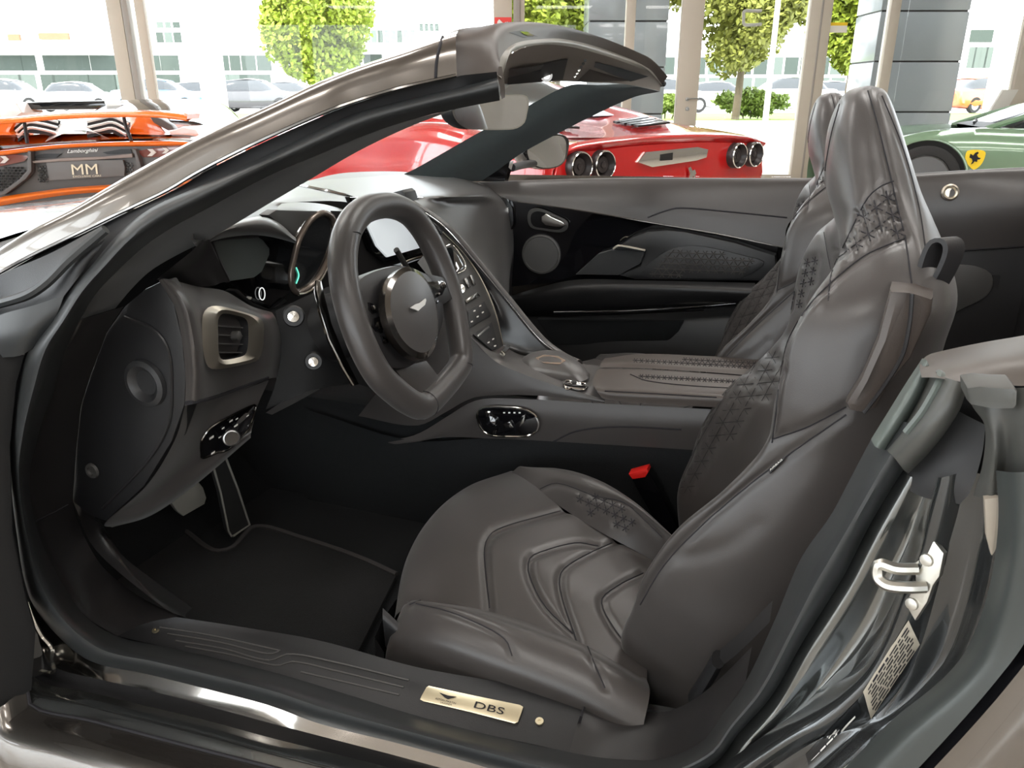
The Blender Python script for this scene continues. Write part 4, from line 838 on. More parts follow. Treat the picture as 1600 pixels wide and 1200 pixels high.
tube('mat_binding', [p + Vector((0, 0, .008)) for p in mt[:9]], .006, mat('mat_binding', (.03, .027, .027), .9), mat_o, k=6, n=60)
# pedals
pb = slab('brake_pedal', Lx(-1.08, (260,774),(303,744),(318,762),(323,778),(320,788),(287,807),(278,800)), (-.012, 0, .004), mat('pedal_metal', (.30, .29, .26), .4), car, bev=.003, label='bare metal brake pedal')
tube('pedal_arm', [P(300, 765, X=-1.10), P(315, 720, X=-1.16), P(330, 640, X=-1.2)], .008, PLAS, pb, k=8)
MP = MATS['pedal_metal']
pa = slab('accelerator_pedal', Lx(-1.06, (332,724),(352,713),(372,765),(390,820),(388,826),(362,838),(357,830),(345,770)), (-.012, 0, .004), mat('pedal_rubber', (.03, .03, .03), .5), car, bev=.002, label='slim accelerator pedal with metal edges')
tubes('pedal_edge', [Lx(-1.058, (332,724),(345,770),(357,830),(362,838)), Lx(-1.058, (352,713),(372,765),(390,820),(364,838))], .0025, MP, pa)
# ================================================================== dashboard
dash = loft('dashboard', [Lz((470,286,.893),(540,270,.893),(620,268,.893),(700,276,.888)) + L((752,286,.68)), Lz((505,293,.902),(560,297,.90),(640,300,.895),(705,300,.886)) + L((772,300,.69)), L((590,318,-.06),(640,318,.06),(690,318,.25),(745,318,.5),(793,322,.70)),
     L((640,332,.06),(680,345,.14),(720,355,.3),(765,358,.52),(801,358,.705)), L((685,355,.08),(712,375,.16),(740,390,.3),(775,395,.5),(802,392,.70)), L((735,402,.09),(750,415,.18),(765,425,.3),(782,428,.48),(797,425,.66)), L((775,448,.10),(778,452,.2),(782,458,.32),(788,462,.48),(795,462,.62))], LEA, car, nu=40, nv=40, label='leather dashboard')
loft('dash_side_far', [L((752,286,.68),(772,300,.69),(793,322,.70),(801,358,.705),(802,392,.70),(797,425,.66),(795,462,.62)), L((752,286,.74),(780,300,.74),(800,322,.74),(806,358,.74),(806,392,.74),(803,425,.74),(800,462,.74))], LEAB, dash, nu=20, nv=3)
fv = slab('far_vent', Lc(.69, (773,330),(776,312),(784,303),(793,310),(801,325),(802,350),(797,362),(788,362),(779,352)), (0, .03, 0), GLOSS, dash, bev=.004, label='dark air vent at the far end of the dashboard')
slab('vent_tab', Lc(.685, (785,326),(794,324),(795,334),(787,337)), (0, .01, 0), CHROME, dash, bev=.002)
dtop = loft('dash_top', [L((300,366,-.69)) + Lz((400,308,.90),(470,285,.895),(540,270,.89)), L((300,376,-.68)) + Lz((420,312,.906),(500,297,.903),(570,300,.898)), L((305,384,-.67)) + Lz((430,322,.906),(520,316,.90),(600,325,.885)), Lx(-1.0, (310,388),(440,336),(525,338),(605,342))], LEA, dash, nu=40, nv=12)
seam('dash_slot', dtop, [[(455,288),(500,297),(545,307),(580,314)]], GLOSS, dash, r=.005)
tw = slab('tweeter', [P(a, b, Y=0) for a, b in ((560,318),(585,308),(627,297),(632,301),(637,316),(600,325),(575,330))], (.0, .05, 0), PLAS, dash, bev=.004, label='raised dashboard tweeter')
# left end and face
endp = slab('dash_end_panel', Lc(-.70, (194,478),(225,452),(250,440),(272,478),(284,530),(290,590),(288,633),(268,690),(225,760),(165,815),(140,806),(112,783),(118,700),(125,633),(141,583),(165,520)), (0, .03, 0), PLAS, dash, bev=.004, label='black end panel of the dashboard')
lathe('speaker_ring', [(.034, 0), (.033, .006), (.026, .008), (.018, .002), (.016, -.004), (0, -.004)], P(229, 598, Y=-.701), (0, -1, 0), mat('ring_black', (.02, .02, .021), .5), dash, k=30)
tube('end_panel_seam', Lc(-.7015, (195,495),(240,515),(262,545),(268,600),(264,660),(235,715),(160,795)), .0022, LEAB, dash, k=6, n=40)
lathe('end_panel_cap', [(.012, 0), (.011, .004), (.007, .004), (.006, .001)], P(145, 735, Y=-.703), (0, -1, 0), PLASG, dash, k=20)
lf = loft('dash_face', [L((248,438,-.70),(272,478,-.70),(284,530,-.70),(290,590,-.70),(289,634,-.70)), L((262,436,-.695),(292,475,-.705),(306,530,-.70),(312,585,-.695),(312,629,-.69)), L((310,448,-.60),(325,480,-.63),(340,530,-.62),(348,580,-.61),(350,618,-.60)), L((352,455,-.53),(372,485,-.55),(385,530,-.55),(390,575,-.54),(390,604,-.54)), L((392,478,-.47),(412,495,-.485),(422,530,-.485),(425,570,-.48),(420,592,-.48)), L((425,488,-.42),(432,500,-.43),(440,535,-.43),(440,570,-.42),(436,590,-.42))], LEA, dash, nu=30, nv=30)
loft('dash_shoulder', [L((245,437,-.70),(275,412,-.69),(300,392,-.68),(320,372,-.66)), L((262,437,-.66),(290,425,-.64),(312,410,-.62),(328,380,-.61)), L((310,448,-.60),(335,446,-.58),(345,442,-.565),(357,440,-.55))], LEAB, dash, nu=20, nv=11)
lowp = loft('knee_panel', [L((289,634,-.70),(330,625,-.62),(380,608,-.55),(420,594,-.48)), L((272,690,-.70),(310,680,-.63),(360,655,-.57),(402,635,-.51)), L((228,760,-.70),(265,745,-.65),(330,705,-.59),(396,660,-.53)), L((165,816,-.70),(229,800,-.67),(298,757,-.61),(392,679,-.54)), L((175,824,-.66),(235,806,-.63),(300,762,-.57),(392,684,-.50))], LEA, dash, nu=30, nv=26)
seam('dash_crease', lf, [[(291,630),(330,622),(380,604),(418,590)]], SEAM, dash, r=.003)
# vent
vp = loft_pts([L((318,484,-.62),(334,479,-.60),(370,486,-.555),(405,498,-.50)), L((318,560,-.62),(330,576,-.60),(370,570,-.555),(405,560,-.50))], 4, 2)
vpl = (P(365, 528, Y=-.575), (vp[1] - vp[0]).cross(vp[4] - vp[0]).normalized())
n_ = ((P(408, 528, Y=-.51) - P(318, 528, Y=-.635)).cross(P(360, 480, Y=-.58) - P(360, 575, Y=-.572))).normalized()
if n_.dot(CAM - vpl[0]) < 0: n_ = -n_
vv_ = [on(lf, a, b, 0) for a, b in ((325,490),(402,503),(400,560),(328,570))]; n_ = (vv_[2] - vv_[0]).cross(vv_[3] - vv_[1]).normalized(); n_ = n_ if n_.dot(CAM - vv_[0]) > 0 else -n_
mx_ = max((on(lf, a, b, 0) - sum(vv_, Vector()) / 4).dot(n_) for a, b in ((325,490),(402,503),(400,560),(328,570),(365,482),(365,525),(365,570),(318,525),(410,530)))
vpl = (sum(vv_, Vector()) / 4 + n_ * (mx_ + .002), n_)
vo = smooth2([(317,492),(326,480),(342,478),(375,486),(404,496),(412,505),(412,530),(409,552),(402,563),(375,571),(340,577),(326,574),(319,556),(316,525)], 48)
vi = smooth2([(341,500),(346,491),(354,490),(370,493),(382,497),(387,504),(388,530),(386,548),(382,555),(370,559),(354,562),(346,561),(342,552),(341,525)], 48)
O = pp(vpl, vo); I = pp(vpl, vi)
mid = [a.lerp(b, .5) + n_ * .006 for a, b in zip(O, I)]; inn = [p - n_ * .03 for p in I]
vent = make('air_vent', O + mid + I + inn, grid_faces(48, 4, True), SATIN, dash, mats=[SATIN, PLAS], fm=[0] * 96 + [1] * 48, label='air vent in a satin metal frame')
make('vent_back', inn, [tuple(range(48))], GLOSS, vent)
for k in range(4):
    a = (343, 508 + k * 14); b = (386, 511 + k * 13)
    slab('vent_slat', [P(*a, pl=vpl) - n_ * .006, P(*b, pl=vpl) - n_ * .006, P(b[0], b[1] + 2, pl=vpl) - n_ * .006, P(a[0], a[1] + 2, pl=vpl) - n_ * .006], -n_ * .018, PLASG, vent)
for k in range(4): slab('vent_vane', [P(350 + k * 12, 494, pl=vpl) - n_ * .024, P(352 + k * 12, 494, pl=vpl) - n_ * .024, P(352 + k * 12, 558, pl=vpl) - n_ * .024, P(350 + k * 12, 558, pl=vpl) - n_ * .024], -n_ * .004, PLASG, vent)
lathe('vent_tab', [(.007, -.008), (.007, .002), (.004, .004), (0, .004)], P(372, 525, pl=vpl), n_, PLASG, vent, k=14)
# light switch panel
swp = [(312,697),(313,706),(315,714),(338,706),(352,704),(366,694),(379,683),(391,671),(396,650),(398,636),(394,632),(360,648),(327,667),(314,684)]
sw = decal('switch_panel', lowp, swp, GLOSS, dash, off=.002, label='glossy black light switch panel')
sr = [on(lowp, a, b, .003) for a, b in swp]; sr = [p for p in sr if p]
tube('switch_bezel', crom(sr, 60, True), .0018, DKCHROME, dash, k=6, n=0, closed=True)
h = on(lowp, 359, 681, .002)
sn = Vector((.75, -.62, .1))
lathe('light_knob', [(.0135, 0), (.0135, .008), (.0128, .011), (.011, .012)], h, sn, STEEL, dash, k=24)
lathe('knob_face', [(.0112, .0115), (.0105, .0135), (0, .0135)], h, sn, GLOSS, dash, k=20)
for a, b, s in ((328,680,3.5),(346,666,2),(358,655,2.5),(367,652,2),(384,648,2),(366,662,3),(341,680,2),(331,704,3),(385,666,4)):
    decal('switch_mark', lowp, [(a - s, b + s * .5), (a + s, b - s * .8), (a + s, b + s * .3), (a - s, b + s * 1.4)], WHITE if s < 3.6 else PLASG, dash, off=.004)
# instrument pods
KX = -.86
clus = slab('instrument_cluster', Lx(KX - .01, (398,364),(460,374),(458,420),(455,455),(440,466),(424,482),(396,472),(374,452),(355,438)), (-.06, 0, 0), GLOSS, dash, label='digital instrument cluster')
slab('cluster_trim', Lx(KX - .004, (372,452),(396,473),(424,484),(445,466),(449,470),(425,490),(392,479),(366,455)), (-.02, 0, 0), PLAS, dash, bev=.002)
slab('side_display', Lx(KX + .005, (332,376),(345,372),(402,368),(412,375),(422,388),(422,398),(410,425),(398,434),(359,440),(354,434),(334,388)), (-.02, 0, 0), SCREENG, dash, bev=.004)
tube('side_display_bezel', Lx(KX + .01, (402,368),(345,372),(330,377),(333,388),(343,412),(354,434),(356,440)), .004, LEAB, dash, k=8, n=40)
loft('display_surround', [L((300,384,-.62),(315,374,-.61),(326,372,-.59)), L((300,405,-.62),(322,398,-.59),(336,392,-.56)), L((300,428,-.61),(335,438,-.57),(354,440,-.545))], LEAB, dash, nu=10, nv=10)
hood = loft('cluster_hood', [Lx(-.90, (325,372),(350,355),(378,343),(410,338),(435,345),(462,370)), Lx(-.80, (325,375),(350,356),(380,346),(415,343),(438,353),(463,375)), Lx(-.80, (328,378),(352,368),(385,364),(415,365),(440,371),(462,380)), Lx(-.86, (330,377),(355,372),(390,368),(415,369),(440,374),(460,380))], LEA, dash, nu=34, nv=18)
slab('hood_grille', Lx(-.83, (419,336),(432,328),(503,330),(490,338),(476,346),(467,358),(461,369)), (-.02, 0, 0), PLASG, dash, bev=.002)
loft('hood_ridge', [Lx(-.92, (440,318),(470,316),(505,319),(536,327)), Lx(-.88, (435,326),(470,325),(505,328),(534,334)), Lx(-.86, (470,333),(500,332),(520,338),(526,346))], LEA, dash, nu=20, nv=10)
ringp = Lx(KX + .03, (503,333),(486,343),(474,360),(465,380),(459,405),(455,425),(456,445),(463,457),(474,454),(487,446),(500,430),(513,404),(520,380),(523,358),(520,343),(512,335))
rg = tube('dial_ring', ringp, .006, mat('ring_bronze', (.16, .13, .11), .25, metal=.6), dash, k=10, n=80, closed=True, label='bronze ring round the central dial')
tube('dial_ring_chrome', [p + Vector((.004, 0, -.004)) for p in Lx(KX + .03, (463,456),(474,454),(487,446),(500,430),(512,406))], .003, CHROME, dash, k=8, n=30)
slab('central_dial', Lx(KX + .028, (504,336),(487,346),(475,362),(466,382),(460,406),(457,426),(458,445),(464,455),(474,452),(486,443),(499,428),(511,403),(518,380),(521,358),(518,345),(511,338)), (-.05, 0, 0), SCREEN, dash)
tube('dial_arc', Lx(KX + .0295, (463,418),(467,430),(463,443)), .0012, mat('green_glow', (.15, .75, .55), .4, emit=.8), dash, k=5, n=14)
oc = P(408, 459, X=KX - .008)
tube('cluster_mark', [oc + Vector((.002, math.cos(a) * .0075, math.sin(a) * .0105)) for a in [i * .3 for i in range(21)]], .0009, mat('display_white', (.8, .82, .8), .5, emit=.7), dash, k=5, n=42, closed=True)
slab('cluster_mark', Lx(KX - .006, (385,467),(392,468),(393,464),(386,463)), (.0005, 0, 0), WHITE, dash)
# column, stalk buttons, lower shroud
loft('column_shroud', [L((430,486,-.44),(480,462,-.40),(540,440,-.30),(640,430,-.16)), L((440,540,-.45),(500,530,-.42),(560,520,-.32),(650,500,-.16)), L((430,600,-.46),(500,600,-.42),(570,590,-.32),(650,580,-.16)), L((415,640,-.47),(500,605,-.42),(560,600,-.34),(640,640,-.16))], mat('shroud_black', (.0045, .0045, .005), .7), dash, nu=24, nv=16)
loft('knee_trim', [L((415,645,-.48),(450,622,-.45),(490,604,-.42)), L((425,648,-.46),(460,630,-.42),(500,608,-.40))], LEA, dash, nu=10, nv=3)
for a, b, r, y in ((459,494,.0165,-.50),(490,564,.014,-.50)):
    c = P(a, b, Y=y); ax = Vector((.55, -.8, .2)); s_ = lathe('stalk_button', [(r * .7, -.06), (r * .7, -.004), (r, 0), (r, .006), (r * .88, .009)], c, ax, PLAS, dash, k=22, label='round stalk button with a bright centre')
    lathe('button_cap', [(r * .62, .008), (r * .5, .0125), (0, .0135)], c, ax, CHROME, dash, k=18)
# ---- steering wheel
tl = R(21); C = P(633, 475, Y=-.37); wn = Vector((math.cos(tl), 0, math.sin(tl))); we = Vector((0, 1, 0)); wu = Vector((-math.sin(tl), 0, math.cos(tl))); wpl = (C, wn)
zc = lambda x, y: (490 + x / 3.158, 290 + y / 3.158)
rim = [P(*zc(a, b), pl=wpl) for a, b in ((340,97),(240,127),(168,225),(143,370),(162,540),(222,740),(315,925),(420,1030),(500,1082),(545,1085),(640,995),(712,905),(728,860),(716,740),(690,590),(640,425),(567,265),(490,155),(415,108))]
whl = tube('steering_wheel', rim, .0215, LEA, car, k=16, n=150, closed=True, label='flat bottomed leather steering wheel')
for a, b in (((105,240),(215,265)), ((500,200),(535,135)), ((540,1040),(570,1115)), ((690,880),(755,905))):
    p, q = P(*zc(*a), pl=wpl), P(*zc(*b), pl=wpl); cc = (p + q) / 2; dr = (q - p).normalized()
    tube('rim_seam', [cc + (dr * math.cos(t) + wn * math.sin(t)) * .0217 for t in [i * math.pi / 8 for i in range(16)]], .0008, SEAM, whl, k=4, n=32, closed=True)
hp = [P(*zc(a, b), pl=(C + wn * .012, wn)) for a, b in ((480,395),(400,390),(250,440),(215,500),(240,570),(290,740),(345,880),(440,905),(540,860),(600,800),(650,640),(620,470),(560,430))]
hub = slab('wheel_centre', crom(hp, 50, True), -wn * .045, LEAB, whl, bev=.01)
def blade(name, pts, z0, th, m): return slab(name, [P(*zc(a, b), pl=(C + wn * z0, wn)) for a, b in pts], -wn * th, m, whl, bev=.006)
blade('spoke', ((205,470),(260,540),(290,720),(350,900),(300,850),(220,680),(170,500)), .010, .02, LEAB)
blade('spoke', ((560,430),(650,450),(690,560),(620,600),(590,520)), .012, .02, LEAB)
blade('spoke', ((400,900),(560,860),(650,975),(545,1060),(460,985)), .004, .018, LEA)
ph = (C + wn * .036, wn)
hc = P(*zc(483, 615), pl=ph)
O1 = crom([P(*zc(a, b), pl=ph) for a, b in ((470,400),(395,440),(355,530),(360,650),(410,770),(490,845),(560,850),(605,780),(615,680),(600,560),(550,455))], 48, True)
I1 = [hc + (p - hc) * .88 + wn * .004 for p in O1]
bz = make('boss_bezel', [p - wn * .012 for p in O1] + O1 + I1, grid_faces(48, 3, True), DKCHROME, whl)
bos = make('horn_pad', [p for p in I1] + [hc + (p - hc) * .5 + wn * .008 for p in O1] + [hc + wn * .010], grid_faces(48, 2, True) + [(48 + i, 48 + (i + 1) % 48, 96) for i in range(48)], LEA, whl, facecam=True)
wing = [(476,602),(500,586),(520,580),(548,558),(551,568),(545,590),(525,607),(512,620),(500,614),(478,606)]
wg = [P(*zc(a, b), pl=(C + wn * .0475, wn)) for a, b in wing]
slab('wing_badge', wg, wn * .002, mat('badge_silver', (.72, .71, .68), .35, metal=.2), whl, label='silver winged badge')
for pts in (((275,570),(300,580),(320,625),(300,635),(280,610)), ((300,650),(330,640),(355,690),(345,730),(315,720),(298,690)), ((335,735),(365,755),(368,780),(350,775)), ((560,470),(640,465),(662,490),(640,540),(600,560),(580,520)), ((605,570),(625,560),(612,585))):
    b_ = blade('wheel_buttons', pts, .016, .012, GLOSS)
for a, b, r in ((322,690,.006),(638,492,.006),(292,605,.004),(352,768,.004),(612,538,.003)): lathe('thumb_control', [(r, 0), (r * .9, .004), (r * .4, .005)], P(*zc(a, b), pl=(C + wn * .016, wn)), wn, DKCHROME, whl, k=14)
lathe('steering_column', [(.05, -.02), (.055, -.1), (.065, -.25)], C, wn, PLAS, whl, k=24)
pd = (C - wn * .05, wn)
slab('shift_paddle', [P(*zc(a, b), pl=pd) for a, b in ((20,465),(40,470),(55,540),(90,680),(150,830),(205,940),(225,980),(200,985),(150,900),(80,760),(35,620),(15,520))], -wn * .006, DKCHROME, whl, bev=.0015, label='long dark gearshift paddle')
# ---- centre screen and stack
scp = Lx(-.835, (560,318),(652,318),(665,360),(662,386),(606,402),(590,385))
scr = slab('centre_screen', scp, (-.012, 0, 0), mat('screen_reflection', (.62, .66, .68), .25, emit=.55), dash, bev=.002, label='centre display with a white reflection')  # white reflection put into the display as pale colour and glow
slab('screen_bezel', Lx(-.84, (548,308),(662,308),(676,362),(672,392),(604,410),(582,392)), (-.015, 0, 0), GLOSS, dash, bev=.003)
slab('dash_centre', Lx(-.855, (530,330),(700,330),(740,430),(700,500),(600,480),(545,430)), (-.02, 0, 0), LEAB, dash)
blk = slab('centre_vent', Lx(-.80, (628,415),(668,400),(676,424),(645,437)), (-.03, 0, 0), GLOSS, dash, bev=.003)
tube('centre_vent_frame', Lx(-.798, (628,415),(668,400),(674,408),(676,424),(645,437)), .003, SATIN, dash, k=6, n=40, closed=True)
tube('screen_stalk', Lx(-.79, (619,390),(628,405),(636,418)), .006, PLASG, dash, k=8)
sl = L((652,410,-.095),(672,436,-.095),(700,478,-.095),(733,524,-.095),(765,556,-.095)); srr = L((692,364,.095),(725,398,.095),(750,435,.095),(773,487,.095),(786,540,.095))
stack = loft('centre_stack', [sl, srr], PLASG, car, nu=24, nv=6, label='centre stack of buttons')
def kp(name, pts, m, off=.002, th=.003): return decal(name, stack, pts, m, stack, off=off, thick=th)
kp('media_knob', [(693,390),(704,388),(720,410),(722,420),(712,428),(706,424)], GLOSS); tube('knob_frame', [on(stack, a, b, .006) for a, b in ((694,388),(705,386),(722,410),(724,422),(712,430))], .0015, CHROME, stack, k=6, n=30)
for pts in (((722,436),(727,436),(733,450),(730,452)), ((731,431),(735,431),(741,446),(738,447))): kp('rocker', pts, DKCHROME)
for c_, r_ in (((719,452), .010),):
    h = on(stack, *c_, .002)
    lathe('rotary_knob', [(r_, 0), (r_ * .9, .008), (0, .009)], h, (CAM - h), CHROME, stack, k=18)
kp('button_row', [(724,470),(743,458),(748,464),(727,476)], DKCHROME)
kp('button_panel', [(729,488),(754,472),(765,494),(732,514)], PLAS)
kp('button_panel', [(737,524),(766,504),(776,545),(766,549),(750,535)], PLAS)
kp('slider', [(743,526),(760,511),(761,514),(744,529)], STEEL, off=.005, th=.002)
for a, b in ((738,488),(747,480),(751,490),(743,497),(734,505),(764,522),(767,532),(760,538),(770,543)): kp('button_mark', [(a - 1.5, b - .8), (a + 1.5, b - 2.2), (a + 1.5, b), (a - 1.5, b + 1.4)], WHITE, off=.0055, th=.0004)
tube('stack_trim', [p + Vector((0, 0, .003)) for p in srr], .0016, SATIN, stack, k=6, n=40)
rail = L((625,306,.08),(660,328,.10),(700,357,.105),(745,408,.115),(792,465,.125),(847,531,.125),(880,556,.12),(905,568,.10))
loft('console_gloss', [srr + L((800,560,.06)), [a.lerp(b, .5) + Vector((0, 0, -.015)) for a, b in zip(crom(srr + L((800,560,.06)), 8), crom(rail, 8))], rail], mat('satin_black', (.004, .004, .0045), .28), car, nu=30, nv=8, label='glossy black console flank')
tube('console_rail', rail, .0085, LEA, car, k=10, n=60, ry=.012, label='leather console rail')
tube('rail_chrome', [p + Vector((-.002, -.012, .005)) for p in rail], .0008, CHROME, car, k=6, n=60)
# ---- console side, shifter, armrest
cs = loft('console_side', [L((650,430,-.10),(700,480,-.10),(733,524,-.10),(773,564,-.103),(821,586,-.103),(876,605,-.105),(945,624,-.105)), L((640,540,-.105),(690,570,-.107),(730,592,-.108),(775,604,-.108),(821,606,-.108),(876,615,-.108),(945,627,-.108)), L((560,650,-.108),(650,665,-.108),(700,642,-.108),(737,622,-.108),(800,617,-.108),(876,621,-.108),(945,630,-.108))], LEA, car, nu=36, nv=14, label='leather side of the centre console')
ctop = loft('console_top', [L((733,524,-.10),(773,564,-.103),(821,586,-.103),(876,605,-.105),(945,624,-.105)), L((768,548,-.03),(800,563,-.03),(840,577,-.03),(890,592,-.03),(950,600,-.03)), L((786,540,.09),(815,555,.09),(850,556,.09),(905,568,.09),(950,573,.09))], LEA, car, nu=26, nv=9)
lp = loft('tunnel_panel', [L((600,690,-.112),(650,679,-.112),(700,650,-.112),(737,628,-.112),(773,622,-.112),(950,631,-.112),(1103,639,-.112),(1150,642,-.112)), L((620,694,-.113),(660,688,-.117),(710,664,-.117),(745,652,-.117),(780,648,-.117),(950,662,-.117),(1090,668,-.117),(1140,670,-.117)), L((640,688,-.112),(680,684,-.112),(720,683,-.112),(760,685,-.112),(800,687,-.112),(950,695,-.112),(1060,702,-.112),(1130,706,-.112))], LEA, car, nu=40, nv=10, label='leather panel on the tunnel side')
seam('panel_crease', lp, [[(865,690),(900,674),(960,667),(1065,671)]], SEAM, lp, r=.0018)
loft('tunnel_carpet', [L((480,640,-.113),(640,688,-.113),(760,685,-.113),(950,695,-.113),(1130,706,-.113)), L((480,800,-.105),(640,820,-.105),(760,830,-.105),(950,850,-.105),(1130,860,-.105))], CARPET, car, nu=20, nv=5)
so = smooth2([(748,650),(751,640),(762,635),(790,635),(820,638),(838,647),(844,658),(840,671),(826,678),(795,679),(770,677),(755,667)], 40)
scn = decal('seat_switch', lp, so, GLOSS, lp, off=.004, thick=.004, label='oval seat adjuster with bright rim')
tube('switch_rim', [on(lp, a, b, .009) for a, b in so], .0022, CHROME, lp, k=6, n=0, closed=True)
for a, b, r in ((771,655,.012),): lathe('adjuster_knob', [(r, 0), (r * .9, .008), (0, .009)], on(lp, a, b, .008), (0, -1, .2), GLOSS, lp, k=18)
for pts in (((790,658),(800,655),(806,664),(794,664)), ((817,648),(824,645),(822,656),(814,664)), ((762,640),(770,640),(768,650),(763,648)), ((774,668),(780,667),(778,674),(772,674))): decal('adjuster_lever', lp, pts, CHROME, lp, off=.010, thick=.003)
for i in range(4): decal('adjuster_mark', lp, [(789 + i * 8, 642), (792 + i * 8, 642), (792 + i * 8, 644), (789 + i * 8, 644)], WHITE, lp, off=.0095)
wr = smooth2([(880,602),(884,598),(900,600),(914,603),(917,608),(912,612),(896,610),(883,607)], 30)
rs = decal('window_switch', cs if on(cs, 898, 605) else ctop, wr, GLOSS, car, off=.002, thick=.002, label='small bright rimmed console switch')
hp_ = [on(cs, a, b, .004) or on(ctop, a, b, .004) for a, b in wr]
tube('switch_rim', [q for q in hp_ if q], .002, CHROME, rs, k=6, n=0, closed=True)
decal('rocker', cs, [(892,602),(904,603),(906,608),(894,607)], CHROME, rs, off=.006, thick=.002)
# wrist pad / controller
wpo = crom([P(a, b, Z=.578) for a, b in ((811,572),(816,560),(830,553),(855,550),(880,553),(903,566),(921,583),(918,592),(903,597),(876,593),(845,588),(822,582))], 44, True)
sh = dome('wrist_pad', wpo, (.0, 0, .020), LEA, car, rings=8, power=.6, label='rounded leather wrist pad on the console', base=.01)
decal('pad_inlay', sh, [(836,560),(850,555),(872,557),(884,564),(874,570),(850,568)], mat('bronze_gloss', (.30, .22, .17), .12, metal=.5, coat=1), sh, off=.001)
decal('gear_selector', ctop, [(778,556),(788,545),(794,548),(785,562)], CHROME, car, off=.004, thick=.01, label='bright tipped selector at the foot of the stack')
decal('console_inlay', ctop, [(915,558),(938,564),(935,571),(912,564)], DKCHROME, car, off=.002, thick=.002)
ar = loft('armrest', [L((947,560,.125),(1000,553,.125),(1100,556,.125),(1195,560,.125)), L((945,560,.10),(1000,555,.10),(1100,558,.10),(1195,563,.10)), L((940,566,.03),(1000,565,.03),(1100,571,.03),(1195,577,.03)), L((937,574,.004),(1000,575,.004),(1100,581,.004),(1190,588,.004))], LEAC, car, nu=30, nv=16, label='twin padded leather armrest')
ar2 = loft('armrest_pad', [L((937,576,-.002),(1000,577,-.002),(1100,583,-.002),(1190,590,-.002)), L((932,580,-.02),(1000,579,-.02),(1100,585,-.02),(1190,592,-.02)), L((926,597,-.085),(960,599,-.088),(1050,605,-.088),(1160,613,-.088)), L((930,607,-.120),(955,612,-.122),(1060,617,-.122),(1165,622,-.122)), L((940,622,-.124),(965,627,-.124),(1060,633,-.124),(1160,639,-.124))], LEAC, ar, nu=30, nv=22)
quilt('armrest_quilting', ar, [(985,562),(1090,562),(1180,568),(1180,578),(1080,573),(985,568)], (9, .5), (4, 6), SEAM, ar, star=.5, r=.0008)
quilt('armrest_quilting', ar2, [(985,582),(1090,588),(1160,594),(1150,602),(1060,597),(1000,590)], (9, .5), (4, 6), SEAM, ar, star=.5, r=.0008)
seam('armrest_seam', ar2, [[(945,611),(1000,614),(1120,621)],[(985,585),(1010,595),(1080,603),(1150,607)]], SEAM, ar, r=.0012)
# ================================================================== far door
fd = loft('passenger_door', [L((748,290,.76),(850,287,.77),(1000,284,.78),(1250,284,.78),(1340,283,.78)), L((748,285,.72),(850,281,.73),(1000,279,.735),(1250,281,.735),(1340,280,.735)), L((770,300,.69),(880,303,.70),(1012,311,.70),(1130,325,.70),(1240,340,.70)), L((797,313,.685),(900,327,.685),(1012,346,.685),(1120,364,.685),(1225,386,.685))], LEA, car, nu=44, nv=16, label='inner side of the closed passenger door')
seam('door_crease', fd, [[(1012,340),(1035,331),(1060,325),(1130,330),(1230,340)]], SEAM, fd, r=.0022)
tube('door_chrome_strip', L((800,314,.68),(900,328,.68),(1012,347,.68),(1120,365,.68),(1225,387,.68)), .0016, DKCHROME, fd, k=6, n=50)
gl = loft('door_gloss_panel', [L((797,314,.70),(900,328,.70),(1012,347,.70),(1225,387,.70)), L((785,380,.71),(900,385,.71),(1012,390,.71),(1225,415,.71)), L((770,450,.71),(900,440,.71),(1012,440,.71),(1210,445,.71))], GLOSS, fd, nu=20, nv=8)
dh = smooth2([(826,345),(827,330),(836,324),(850,326),(872,336),(888,345),(888,356),(878,362),(850,359),(832,355)], 36)
hb = decal('door_handle', gl, dh, PLASG, fd, off=.004, thick=.006, label='door handle in an oval bezel')
di2 = [(856 + (a - 856) * .82, 344 + (b - 344) * .75) for a, b in dh]
decal('handle_recess', gl, di2, GLOSS, fd, off=.0105)
slab('handle_lever', [P(a, b, Y=.68) for a, b in ((846,338),(853,334),(862,339),(878,346),(884,352),(876,356),(852,352),(846,346))], (0, .012, 0), CHROME, fd, bev=.003)
lathe('door_speaker', [(.059, 0), (.058, .006), (.053, .008), (.051, .005), (0, .007)], P(846, 397, Y=.706), (.1, -1, 0), PLASG, fd, k=40, label='round door speaker')
padp = [(958,391),(985,371),(1012,361),(1040,359),(1067,361),(1150,379),(1212,399),(1215,440),(1100,440),(990,437),(966,431),(1000,415),(1008,393)]
pad = slab('door_armrest', Lc(.67, *padp), (0, .05, 0), LEAD, fd, bev=.012, label='padded door armrest')
qi = smooth2([(1003,424),(1025,403),(1050,388),(1080,383),(1110,386),(1160,398),(1195,409),(1180,424),(1152,434),(1080,434),(1010,433)], 40)
qd = decal('quilted_insert', pad, qi, LEAD, fd, off=.004, thick=.004)
quilt('door_quilting', qd, [(1010,425),(1050,393),(1110,391),(1185,411),(1150,430),(1020,430)], (13, .5), (6, 9), mat('quilt_ridge', (.05, .045, .042), .5), fd, star=.5, r=.0013, off=.001)
slab('door_pull_cup', Lc(.68, (899,429),(934,397),(955,391),(1006,393),(999,413),(966,430)), (0, .03, 0), SUEDE, fd, bev=.004)
tube('pull_edge', Lc(.665, (958,389),(966,384),(1008,391)), .003, SATIN, fd, k=6)
